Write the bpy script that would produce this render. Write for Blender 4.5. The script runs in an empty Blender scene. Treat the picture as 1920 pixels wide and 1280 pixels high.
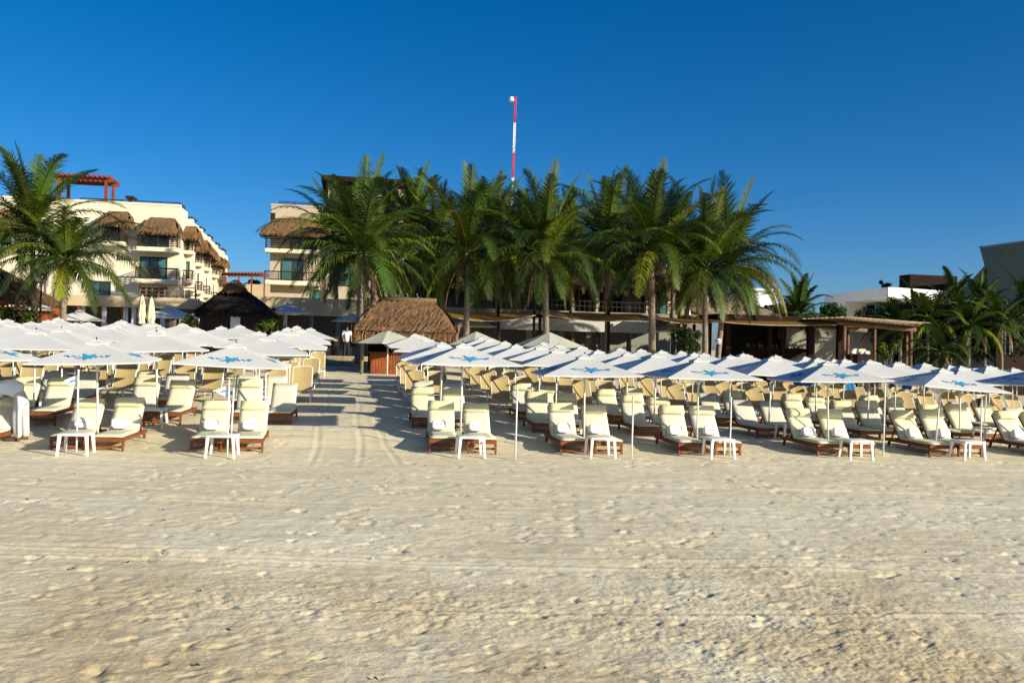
import bpy, bmesh, math, random
import numpy as np
from mathutils import Vector, Matrix
R = math.radians
rnd = random.Random(11)
sc = bpy.context.scene
COL = sc.collection

# ------------------------------------------------------------------ camera
F = 1700.0; ROLL = R(1.5); CAMZ = 3.0; HOR = 645.0
cam_d = bpy.data.cameras.new('camera'); cam = bpy.data.objects.new('camera', cam_d); COL.objects.link(cam)
cam_d.sensor_width = 36; cam_d.lens = 36*F/1920; cam_d.clip_start = .1; cam_d.clip_end = 6000
cam_d.shift_y = (HOR-640)/1920.0
cam.location = (0, 0, CAMZ)
cR = Vector((math.cos(ROLL), 0, math.sin(ROLL))); cU = Vector((-math.sin(ROLL), 0, math.cos(ROLL))); cF = Vector((0, 1, 0))
cam.matrix_world = Matrix.Translation((0, 0, CAMZ)) @ Matrix((cR, cU, -cF)).transposed().to_4x4()
sc.camera = cam

# ------------------------------------------------------------------ light
SUN_ELEV = R(17.5); SUN_AZ = math.atan2(.87, -.49)       # azimuth from +Y towards +X
sd = Vector((math.sin(SUN_AZ)*math.cos(SUN_ELEV), math.cos(SUN_AZ)*math.cos(SUN_ELEV), math.sin(SUN_ELEV)))
sl = bpy.data.lights.new('sun', 'SUN'); sl.energy = 5.0; sl.angle = R(.5); sl.color = (1, .905, .71)
so = bpy.data.objects.new('sun', sl); COL.objects.link(so); so.location = (30, -30, 40)
so.rotation_euler = sd.to_track_quat('Z', 'Y').to_euler()
w = bpy.data.worlds.new('World'); sc.world = w; w.use_nodes = True
nt = w.node_tree; nt.nodes.clear()
sky = nt.nodes.new('ShaderNodeTexSky'); sky.sky_type = 'NISHITA'; sky.sun_disc = False
sky.sun_elevation = SUN_ELEV; sky.sun_rotation = SUN_AZ
sky.air_density = .8; sky.dust_density = 1.8; sky.ozone_density = 4.5; sky.altitude = 900
hs = nt.nodes.new('ShaderNodeHueSaturation'); hs.inputs['Saturation'].default_value = 1.27; hs.inputs['Value'].default_value = 1
bg = nt.nodes.new('ShaderNodeBackground'); bg.inputs[1].default_value = .086
wo = nt.nodes.new('ShaderNodeOutputWorld')
nt.links.new(sky.outputs[0], hs.inputs['Color']); nt.links.new(hs.outputs[0], bg.inputs[0]); nt.links.new(bg.outputs[0], wo.inputs[0])
sc.view_settings.view_transform = 'Standard'; sc.view_settings.look = 'None'
sc.view_settings.exposure = 0.57; sc.view_settings.gamma = 1

# ------------------------------------------------------------------ frames
# grid frame: u across the beach, v up the beach (the sand aisle runs along v), z up
GA = R(9.87); CA, SA = math.cos(GA), math.sin(GA)
def G2W(u, v): return (u*CA - v*SA, u*SA + v*CA)
def W2G(x, y): return (x*CA + y*SA, -x*SA + y*CA)
def smin(a, b, k): 
    h = max(0, min(1, .5+.5*(b-a)/k)); return b*(1-h)+a*h - k*h*(1-h)
def gz(x, y):
    return .039*smin(max(y, -60), 50, 6) - .008*max(-60, min(60, x)) - .016*max(0, min(28, y-22)) + .17*max(0, min(1, (y-18.8)/1.6))*max(0, min(1, (2-x)/6)) - .028*max(0, min(26, x+4))*max(0, min(1, (y-22)/20))
def gzg(u, v): return gz(*G2W(u, v))
def onv(px, py, v):                       # pixel ray met with the vertical plane v = const -> (u, z)
    d = cR*((px-960)/F) + cF + cU*((HOR-py)/F)
    dv = -d.x*SA + d.y*CA; t = v/dv
    p = d*t; return (W2G(p.x, p.y)[0], p.z + CAMZ)

# ------------------------------------------------------------------ materials
MATS = {}
def mat(name, col, rough=.7, var=.0, vs=6., col2=None, bump=0., bs=30., stretch=None, spec=.12, metal=0., transl=0., vcol=False, coords='Object', detail=4):
    m = bpy.data.materials.new(name); m.use_nodes = True; n = m.node_tree; L = n.links
    b = n.nodes['Principled BSDF']; b.inputs['Roughness'].default_value = rough
    b.inputs['Specular IOR Level'].default_value = spec; b.inputs['Metallic'].default_value = metal
    c4 = tuple(col)+(1,)
    b.inputs['Base Color'].default_value = c4
    tc = n.nodes.new('ShaderNodeTexCoord'); mp = n.nodes.new('ShaderNodeMapping'); L.new(tc.outputs[coords], mp.inputs[0])
    if stretch: mp.inputs['Scale'].default_value = stretch
    out = None
    if var or col2:
        no = n.nodes.new('ShaderNodeTexNoise'); no.inputs['Scale'].default_value = vs; no.inputs['Detail'].default_value = detail; no.inputs['Roughness'].default_value = .65
        L.new(mp.outputs[0], no.inputs[0])
        rp = n.nodes.new('ShaderNodeMapRange'); rp.inputs[1].default_value = .32; rp.inputs[2].default_value = .68
        L.new(no.outputs[0], rp.inputs[0])
        mx = n.nodes.new('ShaderNodeMix'); mx.data_type = 'RGBA'
        c2 = tuple(col2)+(1,) if col2 else tuple(x*(1-var) for x in col)+(1,)
        mx.inputs[6].default_value = c4; mx.inputs[7].default_value = c2
        L.new(rp.outputs[0], mx.inputs[0]); out = mx.outputs[2]
    if vcol:
        at = n.nodes.new('ShaderNodeAttribute'); at.attribute_name = 'tint'
        m2 = n.nodes.new('ShaderNodeMix'); m2.data_type = 'RGBA'; m2.blend_type = 'MULTIPLY'; m2.inputs[0].default_value = 1
        if out: L.new(out, m2.inputs[6])
        else: m2.inputs[6].default_value = c4
        L.new(at.outputs['Color'], m2.inputs[7]); out = m2.outputs[2]
    if out: L.new(out, b.inputs['Base Color'])
    if bump:
        nb = n.nodes.new('ShaderNodeTexNoise'); nb.inputs['Scale'].default_value = bs; nb.inputs['Detail'].default_value = 5
        L.new(mp.outputs[0], nb.inputs[0])
        bp = n.nodes.new('ShaderNodeBump'); bp.inputs['Strength'].default_value = bump; bp.inputs['Distance'].default_value = .02
        L.new(nb.outputs[0], bp.inputs['Height']); L.new(bp.outputs[0], b.inputs['Normal'])
    if transl:
        tr = n.nodes.new('ShaderNodeBsdfTranslucent'); ms = n.nodes.new('ShaderNodeMixShader'); ms.inputs[0].default_value = transl
        if out: L.new(out, tr.inputs[0])
        else: tr.inputs[0].default_value = c4
        L.new(b.outputs[0], ms.inputs[1]); L.new(tr.outputs[0], ms.inputs[2]); L.new(ms.outputs[0], n.nodes['Material Output'].inputs[0])
    m.diffuse_color = c4; MATS[name] = m; return m

M_canopy = mat('canopy_fabric', (.66, .66, .63), .85, .08, 2, bump=.35, bs=2.2, transl=.03)
M_canopy_cream = mat('cream_canopy_fabric', (.55, .54, .42), .85, .08, 3, transl=.06)
M_pole = mat('white_enamel', (.72, .72, .68), .4)
M_knob = mat('dark_knob', (.06, .05, .05), .5)
M_wood = mat('teak_wood', (.26, .085, .03), .6, 0, 7, col2=(.13, .045, .018), bump=.3, stretch=(1, 8, 1))
M_cush = mat('cream_cushion', (.66, .64, .48), .9, .07, 5, bump=.35, bs=9)
M_cushg = mat('pale_cushion', (.60, .59, .50), .9, .08, 5, bump=.35, bs=9)
M_cush2 = mat('ivory_cushion', (.62, .61, .51), .9, .1, 4, bump=.4, bs=9)
M_pillow = mat('pillow_fabric', (.68, .65, .43), .9, .07, 6, bump=.4, bs=10)
M_tan = mat('tan_mesh_sling', (.45, .345, .17), .8, .15, 4)
M_plast = mat('white_plastic', (.78, .78, .76), .45, .04, 4)
M_towel = mat('white_towel', (.85, .86, .87), .95, .04, 12, bump=.4, bs=60)
M_ink = mat('blue_print', (.02, .22, .52), .8)
M_ink2 = mat('turquoise_print', (.06, .40, .62), .8, 0, 14, col2=(.02, .22, .50))
M_inkg = mat('grey_print', (.25, .3, .4), .8)
M_bark = mat('palm_bark', (.30, .25, .19), .95, 0, 5, col2=(.13, .10, .075), bump=.8, bs=6, stretch=(1, 1, 4))
M_leaf = mat('palm_leaf', (.070, .104, .014), .5, .3, 1.2, transl=.13, vcol=True, spec=.25)
M_dead = mat('dry_palm_leaf', (.30, .21, .10), .8, .3, 2, transl=.1, vcol=True)
M_shrub = mat('shrub_leaf', (.035, .06, .015), .6, .3, .8, transl=.2, vcol=True)
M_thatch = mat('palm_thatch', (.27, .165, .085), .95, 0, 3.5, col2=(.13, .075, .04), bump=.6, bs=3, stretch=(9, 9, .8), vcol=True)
M_thatchd = mat('dark_shaded_thatch', (.05, .038, .03), .95, 0, 3.5, col2=(.025, .02, .016), bump=1., bs=8, stretch=(3, 3, .35), vcol=True)  # dark kiosk thatch; on the restaurant roof the dark colour stands for palm shade
M_stucco = mat('cream_stucco', (.78, .69, .51), .9, .1, .35, bump=.1, bs=20)
M_stucco2 = mat('beige_stucco', (.50, .40, .27), .9, .12, .35, bump=.1, bs=20)
M_stucco3 = mat('shade_greyed_stucco', (.50, .41, .30), .9, .15, .35, bump=.1, bs=20)  # cream stucco with the middle wing's shade put into its colour
M_fascia = mat('shade_greyed_canvas', (.55, .54, .50), .9, .1, .5)  # white fascia canvas, greyed in colour for its shaded stretch
M_grey = mat('grey_render', (.27, .26, .23), .9, .2, .4)
M_rail = mat('dark_rail', (.03, .022, .018), .6)
M_glass = mat('dark_glass', (.035, .055, .06), .12, .5, .5, spec=.6)
M_curt = mat('teal_curtained_glass', (.06, .17, .16), .3, .35, .8, spec=.5)
M_frame = mat('dark_frame', (.04, .035, .03), .5)
M_red = mat('red_stained_wood', (.24, .06, .03), .7, .3, 2)
M_pwood = mat('weathered_pergola_wood', (.22, .13, .075), .85, 0, 4, col2=(.11, .065, .04), bump=.5)
M_plank = mat('sun_bleached_planks', (.46, .38, .26), .85, 0, 3, col2=(.25, .19, .12), bump=.5)
M_white = mat('white_wall', (.78, .78, .76), .85, .06, .4)
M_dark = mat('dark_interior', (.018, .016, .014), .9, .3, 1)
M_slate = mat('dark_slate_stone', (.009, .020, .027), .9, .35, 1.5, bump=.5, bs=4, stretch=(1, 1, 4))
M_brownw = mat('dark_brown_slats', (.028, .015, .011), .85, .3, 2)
M_counter = mat('orange_stained_wood', (.33, .10, .03), .6, 0, 3, col2=(.19, .055, .02), bump=.3)
M_shade = mat('brown_shade_cloth', (.30, .18, .06), .9, .25, 1.5, transl=.2)
M_awn = mat('beige_canvas', (.60, .48, .30), .9, .08, 1)
M_antr = mat('red_paint', (.62, .045, .05), .5); M_antw = mat('white_paint', (.85, .85, .85), .5)
M_skin = mat('skin', (.36, .19, .11), .6); M_shirt = mat('pale_blue_shirt', (.62, .70, .82), .9, .06, 8, bump=.4, bs=12)
M_trou = mat('off_white_trousers', (.52, .53, .54), .9, .15, 5, bump=.8, bs=9); M_shoe = mat('brown_shoe', (.12, .06, .04), .6)
M_hair = mat('black_hair', (.02, .015, .012), .7); M_dcloth = mat('dark_cloth', (.03, .03, .04), .9)
M_blue = mat('blue_towelling', (.02, .16, .42), .9, .1, 6, bump=.5, bs=30)
M_silver = mat('silvered_globe', (.62, .68, .74), .22, 0, 1.3, col2=(.25, .3, .36), metal=.7)
M_globe = mat('white_globe', (.85, .87, .9), .3)

# ------------------------------------------------------------------ mesh building
class MB:
    def __init__(s): s.v = []; s.f = []; s.t = []; s.sm = []
    def add(s, vs, fs, tint=None, smooth=False):
        o = len(s.v); s.v += [tuple(x) for x in vs]; s.f += [tuple(i+o for i in f) for f in fs]
        s.t += [tint or (1, 1, 1)]*len(fs); s.sm += [smooth]*len(fs); return s
    def box(s, x0, x1, y0, y1, z0, z1, tint=None):
        if x0 > x1: x0, x1 = x1, x0
        if y0 > y1: y0, y1 = y1, y0
        if z0 > z1: z0, z1 = z1, z0
        vs = [(x, y, z) for z in (z0, z1) for y in (y0, y1) for x in (x0, x1)]
        return s.add(vs, [(0, 2, 3, 1), (4, 5, 7, 6), (0, 1, 5, 4), (2, 6, 7, 3), (0, 4, 6, 2), (1, 3, 7, 5)], tint)
    def bar(s, a, b, w, h=None, up=(0, 0, 1), w2=None, tint=None):
        a = Vector(a); b = Vector(b); d = (b-a).normalized(); up = Vector(up)
        if abs(d.dot(up)) > .95: up = Vector((0, 1, 0))
        r = d.cross(up).normalized(); u = r.cross(d); h = h or w; w2 = w2 or w; h2 = h*w2/w
        vs = []
        for p, ww, hh in ((a, w, h), (b, w2, h2)):
            for sx, sy in ((-1, -1), (1, -1), (1, 1), (-1, 1)): vs.append(p+r*sx*ww/2+u*sy*hh/2)
        return s.add(vs, [(0, 1, 2, 3), (7, 6, 5, 4), (0, 4, 5, 1), (1, 5, 6, 2), (2, 6, 7, 3), (3, 7, 4, 0)], tint)
    def tube(s, pts, rads, n=8, cap=True, tint=None):
        pts = [Vector(p) for p in pts]
        if not hasattr(rads, '__len__'): rads = [rads]*len(pts)
        vs = []; fs = []; pr = None
        for i, p in enumerate(pts):
            d = (pts[min(i+1, len(pts)-1)]-pts[max(i-1, 0)]).normalized()
            if pr is None:
                pr = d.cross(Vector((0, 0, 1)));
                if pr.length < .1: pr = d.cross(Vector((0, 1, 0)))
            pr = (pr - d*pr.dot(d)).normalized(); q = d.cross(pr)
            for k in range(n):
                a = 2*math.pi*k/n; vs.append(p+(pr*math.cos(a)+q*math.sin(a))*rads[i])
        for i in range(len(pts)-1):
            for k in range(n):
                fs.append((i*n+k, i*n+(k+1) % n, (i+1)*n+(k+1) % n, (i+1)*n+k))
        s.add(vs, fs, tint, True)
        if cap:
            o = len(s.v)-len(vs)
            s.f += [tuple(o+k for k in reversed(range(n))), tuple(o+len(vs)-n+k for k in range(n))]; s.t += [tint or (1, 1, 1)]*2; s.sm += [False]*2
        return s
    def lathe(s, prof, n=16, c=(0, 0, 0), tint=None):
        vs = []; fs = []
        for r, z in prof:
            for k in range(n):
                a = 2*math.pi*k/n; vs.append((c[0]+r*math.cos(a), c[1]+r*math.sin(a), c[2]+z))
        for i in range(len(prof)-1):
            for k in range(n): fs.append((i*n+k, i*n+(k+1) % n, (i+1)*n+(k+1) % n, (i+1)*n+k))
        return s.add(vs, fs, tint, True)
    def rbox(s, x0, x1, y0, y1, z0, z1, r, M=None, seg=2, sub=0, sag=0):
        bm = bmesh.new(); bmesh.ops.create_cube(bm, size=1)
        for v in bm.verts: v.co = Vector(((x0+x1)/2+v.co.x*(x1-x0), (y0+y1)/2+v.co.y*(y1-y0), (z0+z1)/2+v.co.z*(z1-z0)))
        if sub: bmesh.ops.subdivide_edges(bm, edges=bm.edges[:], cuts=sub, use_grid_fill=True)
        cx, cy, cz = (x0+x1)/2, (y0+y1)/2, (z0+z1)/2
        if sub:
            for v in bm.verts:
                a = min(1, (abs(v.co.x-cx)/((x1-x0)/2))); b = min(1, (abs(v.co.y-cy)/((y1-y0)/2)))
                k = 1-r*(max(a, b)**6)
                v.co.z = cz+(v.co.z-cz)*(k if r < 1 else 1) + sag*(1-a*a)*(1-b*b)*(1 if v.co.z > cz else 0)
        else: bmesh.ops.bevel(bm, geom=bm.edges[:], offset=r, segments=seg, affect='EDGES', profile=.5)
        if M is not None: bm.transform(M)
        bm.verts.index_update()
        s.add([v.co[:] for v in bm.verts], [tuple(v.index for v in f.verts) for f in bm.faces], None, True); bm.free(); return s
    def mesh(s, name, m, org=(0, 0, 0)):
        me = bpy.data.meshes.new(name)
        me.from_pydata([(x-org[0], y-org[1], z-org[2]) for x, y, z in s.v], [], s.f)
        me.materials.append(m); me.polygons.foreach_set('use_smooth', s.sm)
        if any(t != (1, 1, 1) for t in s.t) or m in (M_leaf, M_dead, M_shrub, M_thatch, M_thatchd):
            a = me.color_attributes.new('tint', 'FLOAT_COLOR', 'CORNER')
            arr = []
            for p, t in zip(me.polygons, s.t): arr += [t[0], t[1], t[2], 1.]*p.loop_total
            a.data.foreach_set('color', arr)
        me.update(); return me
    def build(s, name, m, parent=None):
        org = parent['_org'] if parent is not None and '_org' in parent else (0, 0, 0)
        o = bpy.data.objects.new(name, s.mesh(name, m, org)); COL.objects.link(o)
        if parent is not None: o.parent = parent; o['_org'] = tuple(org)
        return o
def tag(o, label=None, cat=None, group=None, kind=None):
    for k, v in (('label', label), ('category', cat), ('group', group), ('kind', kind)):
        if v: o[k] = v
    return o
def empty(name, loc, rz=0): 
    o = bpy.data.objects.new(name, None); COL.objects.link(o); o.location = loc; o.rotation_euler = (0, 0, rz); o.empty_display_size = .3; return o
def gthing(name, label, cat, u, v, z=None, group=None):     # thing placed in the grid frame; its parts are given in grid coordinates
    if z is None: z = gzg(u, v)
    x, y = G2W(u, v); o = empty(name, (x, y, z), GA); o['_org'] = (u, v, z); tag(o, label, cat, group); return o
def kids(o, tree): return tree.get(o.name, [])
def copy_tree(o, parent=None, KT={}):
    c = o.copy(); COL.objects.link(c); c.parent = parent
    if o.name not in KT: KT[o.name] = list(o.children)
    for ch in KT[o.name]: copy_tree(ch, c)
    return c
LS = .87
def place(o, u, v, rz=0, dz=0, tilt=None, s=1):
    o.scale = (s, s, s)
    x, y = G2W(u, v); o.location = (x, y, gz(x, y)+dz); o.rotation_euler = (tilt[0] if tilt else 0, tilt[1] if tilt else 0, GA+rz)
def vis(u, v, z=None, m=90):
    x, y = G2W(u, v)
    if y < 1: return False
    px = 960+F*x/y; return -m < px < 1920+m

# ------------------------------------------------------------------ sand
def build_ground():
    rs = np.random.RandomState(5)
    inv = np.linspace(1/6.3, 1/20.5, 520); Y = list(1/inv)
    inv = np.linspace(1/20.7, 1/60., 130); Y += list(1/inv)
    Y = [-60, -30, -12, -4, 0, 2.5, 4.2, 5.3, 5.9] + Y + [63, 70, 80, 100, 140, 200, 320, 600, 1200, 2500]
    Y = np.array(Y); k = np.linspace(-1, 1, 760)
    half = np.maximum(Y, 5)*.66+1.0
    half = np.where(Y > 62, 50+Y*.9, half)
    X = k[None, :]*half[:, None]
    ext = np.array([1.25, 1.8, 3, 6]); 
    eL = -(half[:, None]*ext[None, ::-1] + np.array([300., 60, 14, 3])[None, :]); eR = half[:, None]*ext[None, :] + np.array([3., 14, 60, 300])[None, :]
    X = np.concatenate([eL, X, eR], 1); Yg = np.repeat(Y[:, None], X.shape[1], 1)
    def vn(x, y, s):
        r = np.random.RandomState(s); T = r.rand(256, 256)
        xi = np.floor(x).astype(int); yi = np.floor(y).astype(int); fx = x-xi; fy = y-yi
        fx = fx*fx*(3-2*fx); fy = fy*fy*(3-2*fy)
        a = T[xi % 256, yi % 256]; b = T[(xi+1) % 256, yi % 256]; c = T[xi % 256, (yi+1) % 256]; d = T[(xi+1) % 256, (yi+1) % 256]
        return (a*(1-fx)+b*fx)*(1-fy)+(c*(1-fx)+d*fx)*fy-.5
    yc = np.clip(Yg, -60, 200)
    h = np.clip(.5+.5*(50-yc)/6, 0, 1); base = .039*(50*(1-h)+yc*h - 6*h*(1-h)) - .008*np.clip(X, -60, 60) - .016*np.clip(yc-22, 0, 28) + .17*np.clip((yc-18.8)/1.6, 0, 1)*np.clip((2-X)/6, 0, 1) - .028*np.clip(X+4, 0, 26)*np.clip((yc-22)/20, 0, 1)
    fade = np.clip((60-Yg)/8, 0, 1)*np.clip((Yg+5)/6, 0, 1)
    near = np.clip((15-Yg)/6, 0, 1)
    z = np.zeros_like(X)
    z += .035*vn(X*.35, Yg*.6, 1)+.022*vn(X*.9+3, Yg*1.6, 2)
    z += .012*vn(X*2.2+9, Yg*3.2, 3)*(.6+.6*vn(X*.2, Yg*.3, 8)+.3)
    z += .006*vn(X*5.1, Yg*6.3, 4)
    far = np.clip((24-Yg)/8, 0, 1)
    z += far*(.004*vn(X*8, Yg*12, 31)+.004*vn(X*17, Yg*25, 32)+.004*(.5-2*np.abs(vn(X*3.1, Yg*5.2, 33))))
    # long raked lines running along the shore
    yy = Yg+.06*np.sin(X*.35)+.15*vn(X*.15, Yg*.2, 12)
    z += .012*vn(X*.12, yy*4.5, 5)+.007*vn(X*.3, yy*11, 6)
    # rough damp patch in the very foreground
    pat = np.clip(vn(X*.35+5, Yg*.55+2, 14)*3.0+.35, 0, 1)
    z += near*(.45+pat*.6)*(.005*vn(X*9, Yg*9, 15)+.007*vn(X*21, Yg*21, 16)+.010*vn(X*43, Yg*43, 17))
    for yc_, k_, h_ in ((10.6, .055, .016), (10.95, .055, .010), (13.4, -.03, .014), (8.9, .09, .012), (15.8, .02, .012)):
        q_ = Yg-yc_-k_*X-.05*np.sin(X*.8+yc_); z += h_*np.exp(-(q_/.05)**2)*np.clip(vn(X*.3+yc_, Yg*.1, 41)*3+.6, 0, 1)-h_*.7*np.exp(-((q_-.11)/.06)**2)*np.clip(vn(X*.3+yc_, Yg*.1, 41)*3+.6, 0, 1)
    # footprints
    xf = X; nfoot = 0
    def stamp(cx, cy, a, lx, ly, d):
        i0 = np.searchsorted(Y, cy-.6); i1 = np.searchsorted(Y, cy+.6)
        if i1 <= i0: return
        xs = X[i0]; j0 = np.searchsorted(xs, cx-.6); j1 = np.searchsorted(xs, cx+.6)
        if j1 <= j0: return
        dx = X[i0:i1, j0:j1]-cx; dy = Yg[i0:i1, j0:j1]-cy
        dx = dx+.03*np.sin(dy*31+cx*9); dy = dy+.02*np.sin(dx*43+cy*7); p = (dx*math.cos(a)+dy*math.sin(a))/lx; q = (-dx*math.sin(a)+dy*math.cos(a))/ly
        r2 = p*p+q*q
        z[i0:i1, j0:j1] += -d*np.exp(-r2*1.6)*(1+.15*np.sin(p*4)) + .22*d*np.exp(-(np.sqrt(r2)-1.35)**2*5)
    for _ in range(2600):
        cy = 6.5+18*rs.rand()**1.1; cx = (rs.rand()*2-1)*(cy*.6+.5)
        if abs(W2G(cx, cy)[0]) < 1.4 and cy > 18: continue
        stamp(cx, cy, rs.rand()*6.3, .09+.07*rs.rand(), .05+.05*rs.rand(), .003+.015*rs.rand()**2.6)
    for _ in range(16):                                   # walking trails
        cy = 6.5+11*rs.rand(); cx = (rs.rand()*2-1)*cy*.6; a = rs.choice([0, math.pi])+rs.randn()*.5
        for s_ in range(14):
            side = .11*(1 if s_ % 2 else -1)
            stamp(cx-side*math.sin(a), cy+side*math.cos(a), a+rs.randn()*.1, .15, .07, .010+.008*rs.rand())
            cx += .62*math.cos(a); cy += .62*math.sin(a); a += rs.randn()*.06
    # cart tracks running up the aisle, fanning out on the open sand
    U = X*CA+Yg*SA; V = -X*SA+Yg*CA
    for uc, k0 in ((-.75, .0), (.15, 0), (.62, .12)):
        uu = U-uc-k0*np.clip(19.5-V, 0, 3)+.05*np.sin(V*.9)
        on = np.clip((V-16.5)/1.5, 0, 1)*np.clip((40-V)/5, 0, 1)
        z += on*(-.006*np.exp(-(uu/.05)**2)+.0035*np.exp(-((np.abs(uu)-.1)/.04)**2))
    z *= fade
    Z = base+z
    Z = np.where(Yg < -10, base, Z)
    nr, nc = X.shape
    co = np.stack([X, Yg, Z], -1).reshape(-1, 3)
    idx = np.arange(nr*nc).reshape(nr, nc)
    q = np.stack([idx[:-1, :-1], idx[:-1, 1:], idx[1:, 1:], idx[1:, :-1]], -1).reshape(-1, 4)
    me = bpy.data.meshes.new('sand_ground'); me.vertices.add(len(co)); me.vertices.foreach_set('co', co.ravel())
    me.loops.add(q.size); me.loops.foreach_set('vertex_index', q.ravel())
    me.polygons.add(len(q)); me.polygons.foreach_set('loop_start', np.arange(0, q.size, 4)); me.polygons.foreach_set('loop_total', np.full(len(q), 4))
    me.update(calc_edges=True); me.validate()
    me.polygons.foreach_set('use_smooth', [True]*len(q))
    m = bpy.data.materials.new('beach_sand'); m.use_nodes = True; n = m.node_tree; L = n.links
    b = n.nodes['Principled BSDF']; b.inputs['Roughness'].default_value = .95; b.inputs['Specular IOR Level'].default_value = .15
    tc = n.nodes.new('ShaderNodeTexCoord')
    def noise(sc_, det, stretch=(1, 1, 1), ro=.6):
        mp = n.nodes.new('ShaderNodeMapping'); mp.inputs['Scale'].default_value = stretch; L.new(tc.outputs['Object'], mp.inputs[0])
        no = n.nodes.new('ShaderNodeTexNoise'); no.inputs['Scale'].default_value = sc_; no.inputs['Detail'].default_value = det; no.inputs['Roughness'].default_value = ro
        L.new(mp.outputs[0], no.inputs[0]); return no.outputs[0]
    def ramp(x, a, b_):
        r = n.nodes.new('ShaderNodeMapRange'); r.inputs[1].default_value = a; r.inputs[2].default_value = b_; L.new(x, r.inputs[0]); return r.outputs[0]
    def mix(fac, a, b_):
        x = n.nodes.new('ShaderNodeMix'); x.data_type = 'RGBA'; L.new(fac, x.inputs[0])
        for i, s_ in ((6, a), (7, b_)):
            if isinstance(s_, tuple): x.inputs[i].default_value = s_+(1,)
            else: L.new(s_, x.inputs[i])
        return x.outputs[2]
    c = mix(ramp(noise(.5, 5, (.5, 1.4, 1)), .35, .65), (.79, .72, .53), (.74, .655, .44))
    c = mix(ramp(noise(1.6, 6, (.35, 2.2, 1), .7), .5, .75), c, (.60, .535, .37))
    # yellower coarse sand nearer the water
    sp = n.nodes.new('ShaderNodeSeparateXYZ'); L.new(tc.outputs['Object'], sp.inputs[0])
    mm = n.nodes.new('ShaderNodeMath'); mm.operation = 'MULTIPLY'; L.new(ramp(sp.outputs[1], 14, 7), mm.inputs[0]); L.new(ramp(noise(.4, 4), .4, .6), mm.inputs[1])
    c = mix(mm.outputs[0], c, (.58, .46, .27))
    c = mix(ramp(noise(48, 3), .56, .76), c, (.36, .29, .19))
    L.new(c, b.inputs['Base Color'])
    bp = n.nodes.new('ShaderNodeBump'); bp.inputs['Strength'].default_value = .45; bp.inputs['Distance'].default_value = .025; L.new(noise(26, 5, ro=.75), bp.inputs['Height'])
    bp2 = n.nodes.new('ShaderNodeBump'); bp2.inputs['Strength'].default_value = .25; bp2.inputs['Distance'].default_value = .05; L.new(noise(4, 4, (.6, 1.4, 1)), bp2.inputs['Height'])
    L.new(bp.outputs[0], bp2.inputs['Normal']); L.new(bp2.outputs[0], b.inputs['Normal'])
    me.materials.append(m); o = bpy.data.objects.new('sand_ground', me); COL.objects.link(o); tag(o, 'pale rippled beach sand covered with footprints', 'sand', kind='structure')
build_ground()

# ------------------------------------------------------------------ prototypes
def canopy_mb(half, ztop, zedge, sag=.05, n=8, nsides=4, thick=.004):
    mb = MB()
    for sgn, up in ((1, 0), (-1, 1)):
        for k in range(nsides):
            a0 = 2*math.pi*(k+.5)/nsides - math.pi/2 - 2*math.pi/nsides; a1 = a0+2*math.pi/nsides
            rr = half/math.cos(math.pi/nsides)
            A = Vector((rr*math.cos(a0), rr*math.sin(a0), zedge)); B = Vector((rr*math.cos(a1), rr*math.sin(a1), zedge)); T = Vector((0, 0, ztop))
            vs = []; fs = []
            for i in range(n+1):
                t = .05+.95*i/n
                for j in range(n+1):
                    s = j/n; p = T+((A+(B-A)*s)-T)*t
                    p.z -= sag*math.sin(math.pi*t*.85)*.5 + sag*math.sin(math.pi*s)*t*(1-.2*t)*.9
                    e = Vector((p.x, p.y, 0)); 
                    if t > .9: p.x *= 1-.02*math.sin(math.pi*s); p.y *= 1-.02*math.sin(math.pi*s)
                    p.z -= thick*up*4
                    vs.append(p)
            for i in range(n):
                for j in range(n):
                    f = (i*(n+1)+j, (i+1)*(n+1)+j, (i+1)*(n+1)+j+1, i*(n+1)+j+1); fs.append(f if sgn > 0 else f[::-1])
            mb.add(vs, fs, None, True)
            if sgn > 0:                      # hem strip
                hv = []; hf = []
                for j in range(n+1):
                    p = Vector(vs[n*(n+1)+j]); hv += [p, p-Vector((0, 0, .03))]
                for j in range(n): hf.append((2*j, 2*j+1, 2*j+3, 2*j+2))
                mb.add(hv, hf)
    return mb
def star_shape(cx, cy, r, rot=0):
    pts = []
    for i in range(10):
        a = rot+math.pi/2+i*math.pi/5; q = r if i % 2 == 0 else r*.36
        pts.append((cx+q*math.cos(a), cy+q*math.sin(a)))
    return pts
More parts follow.
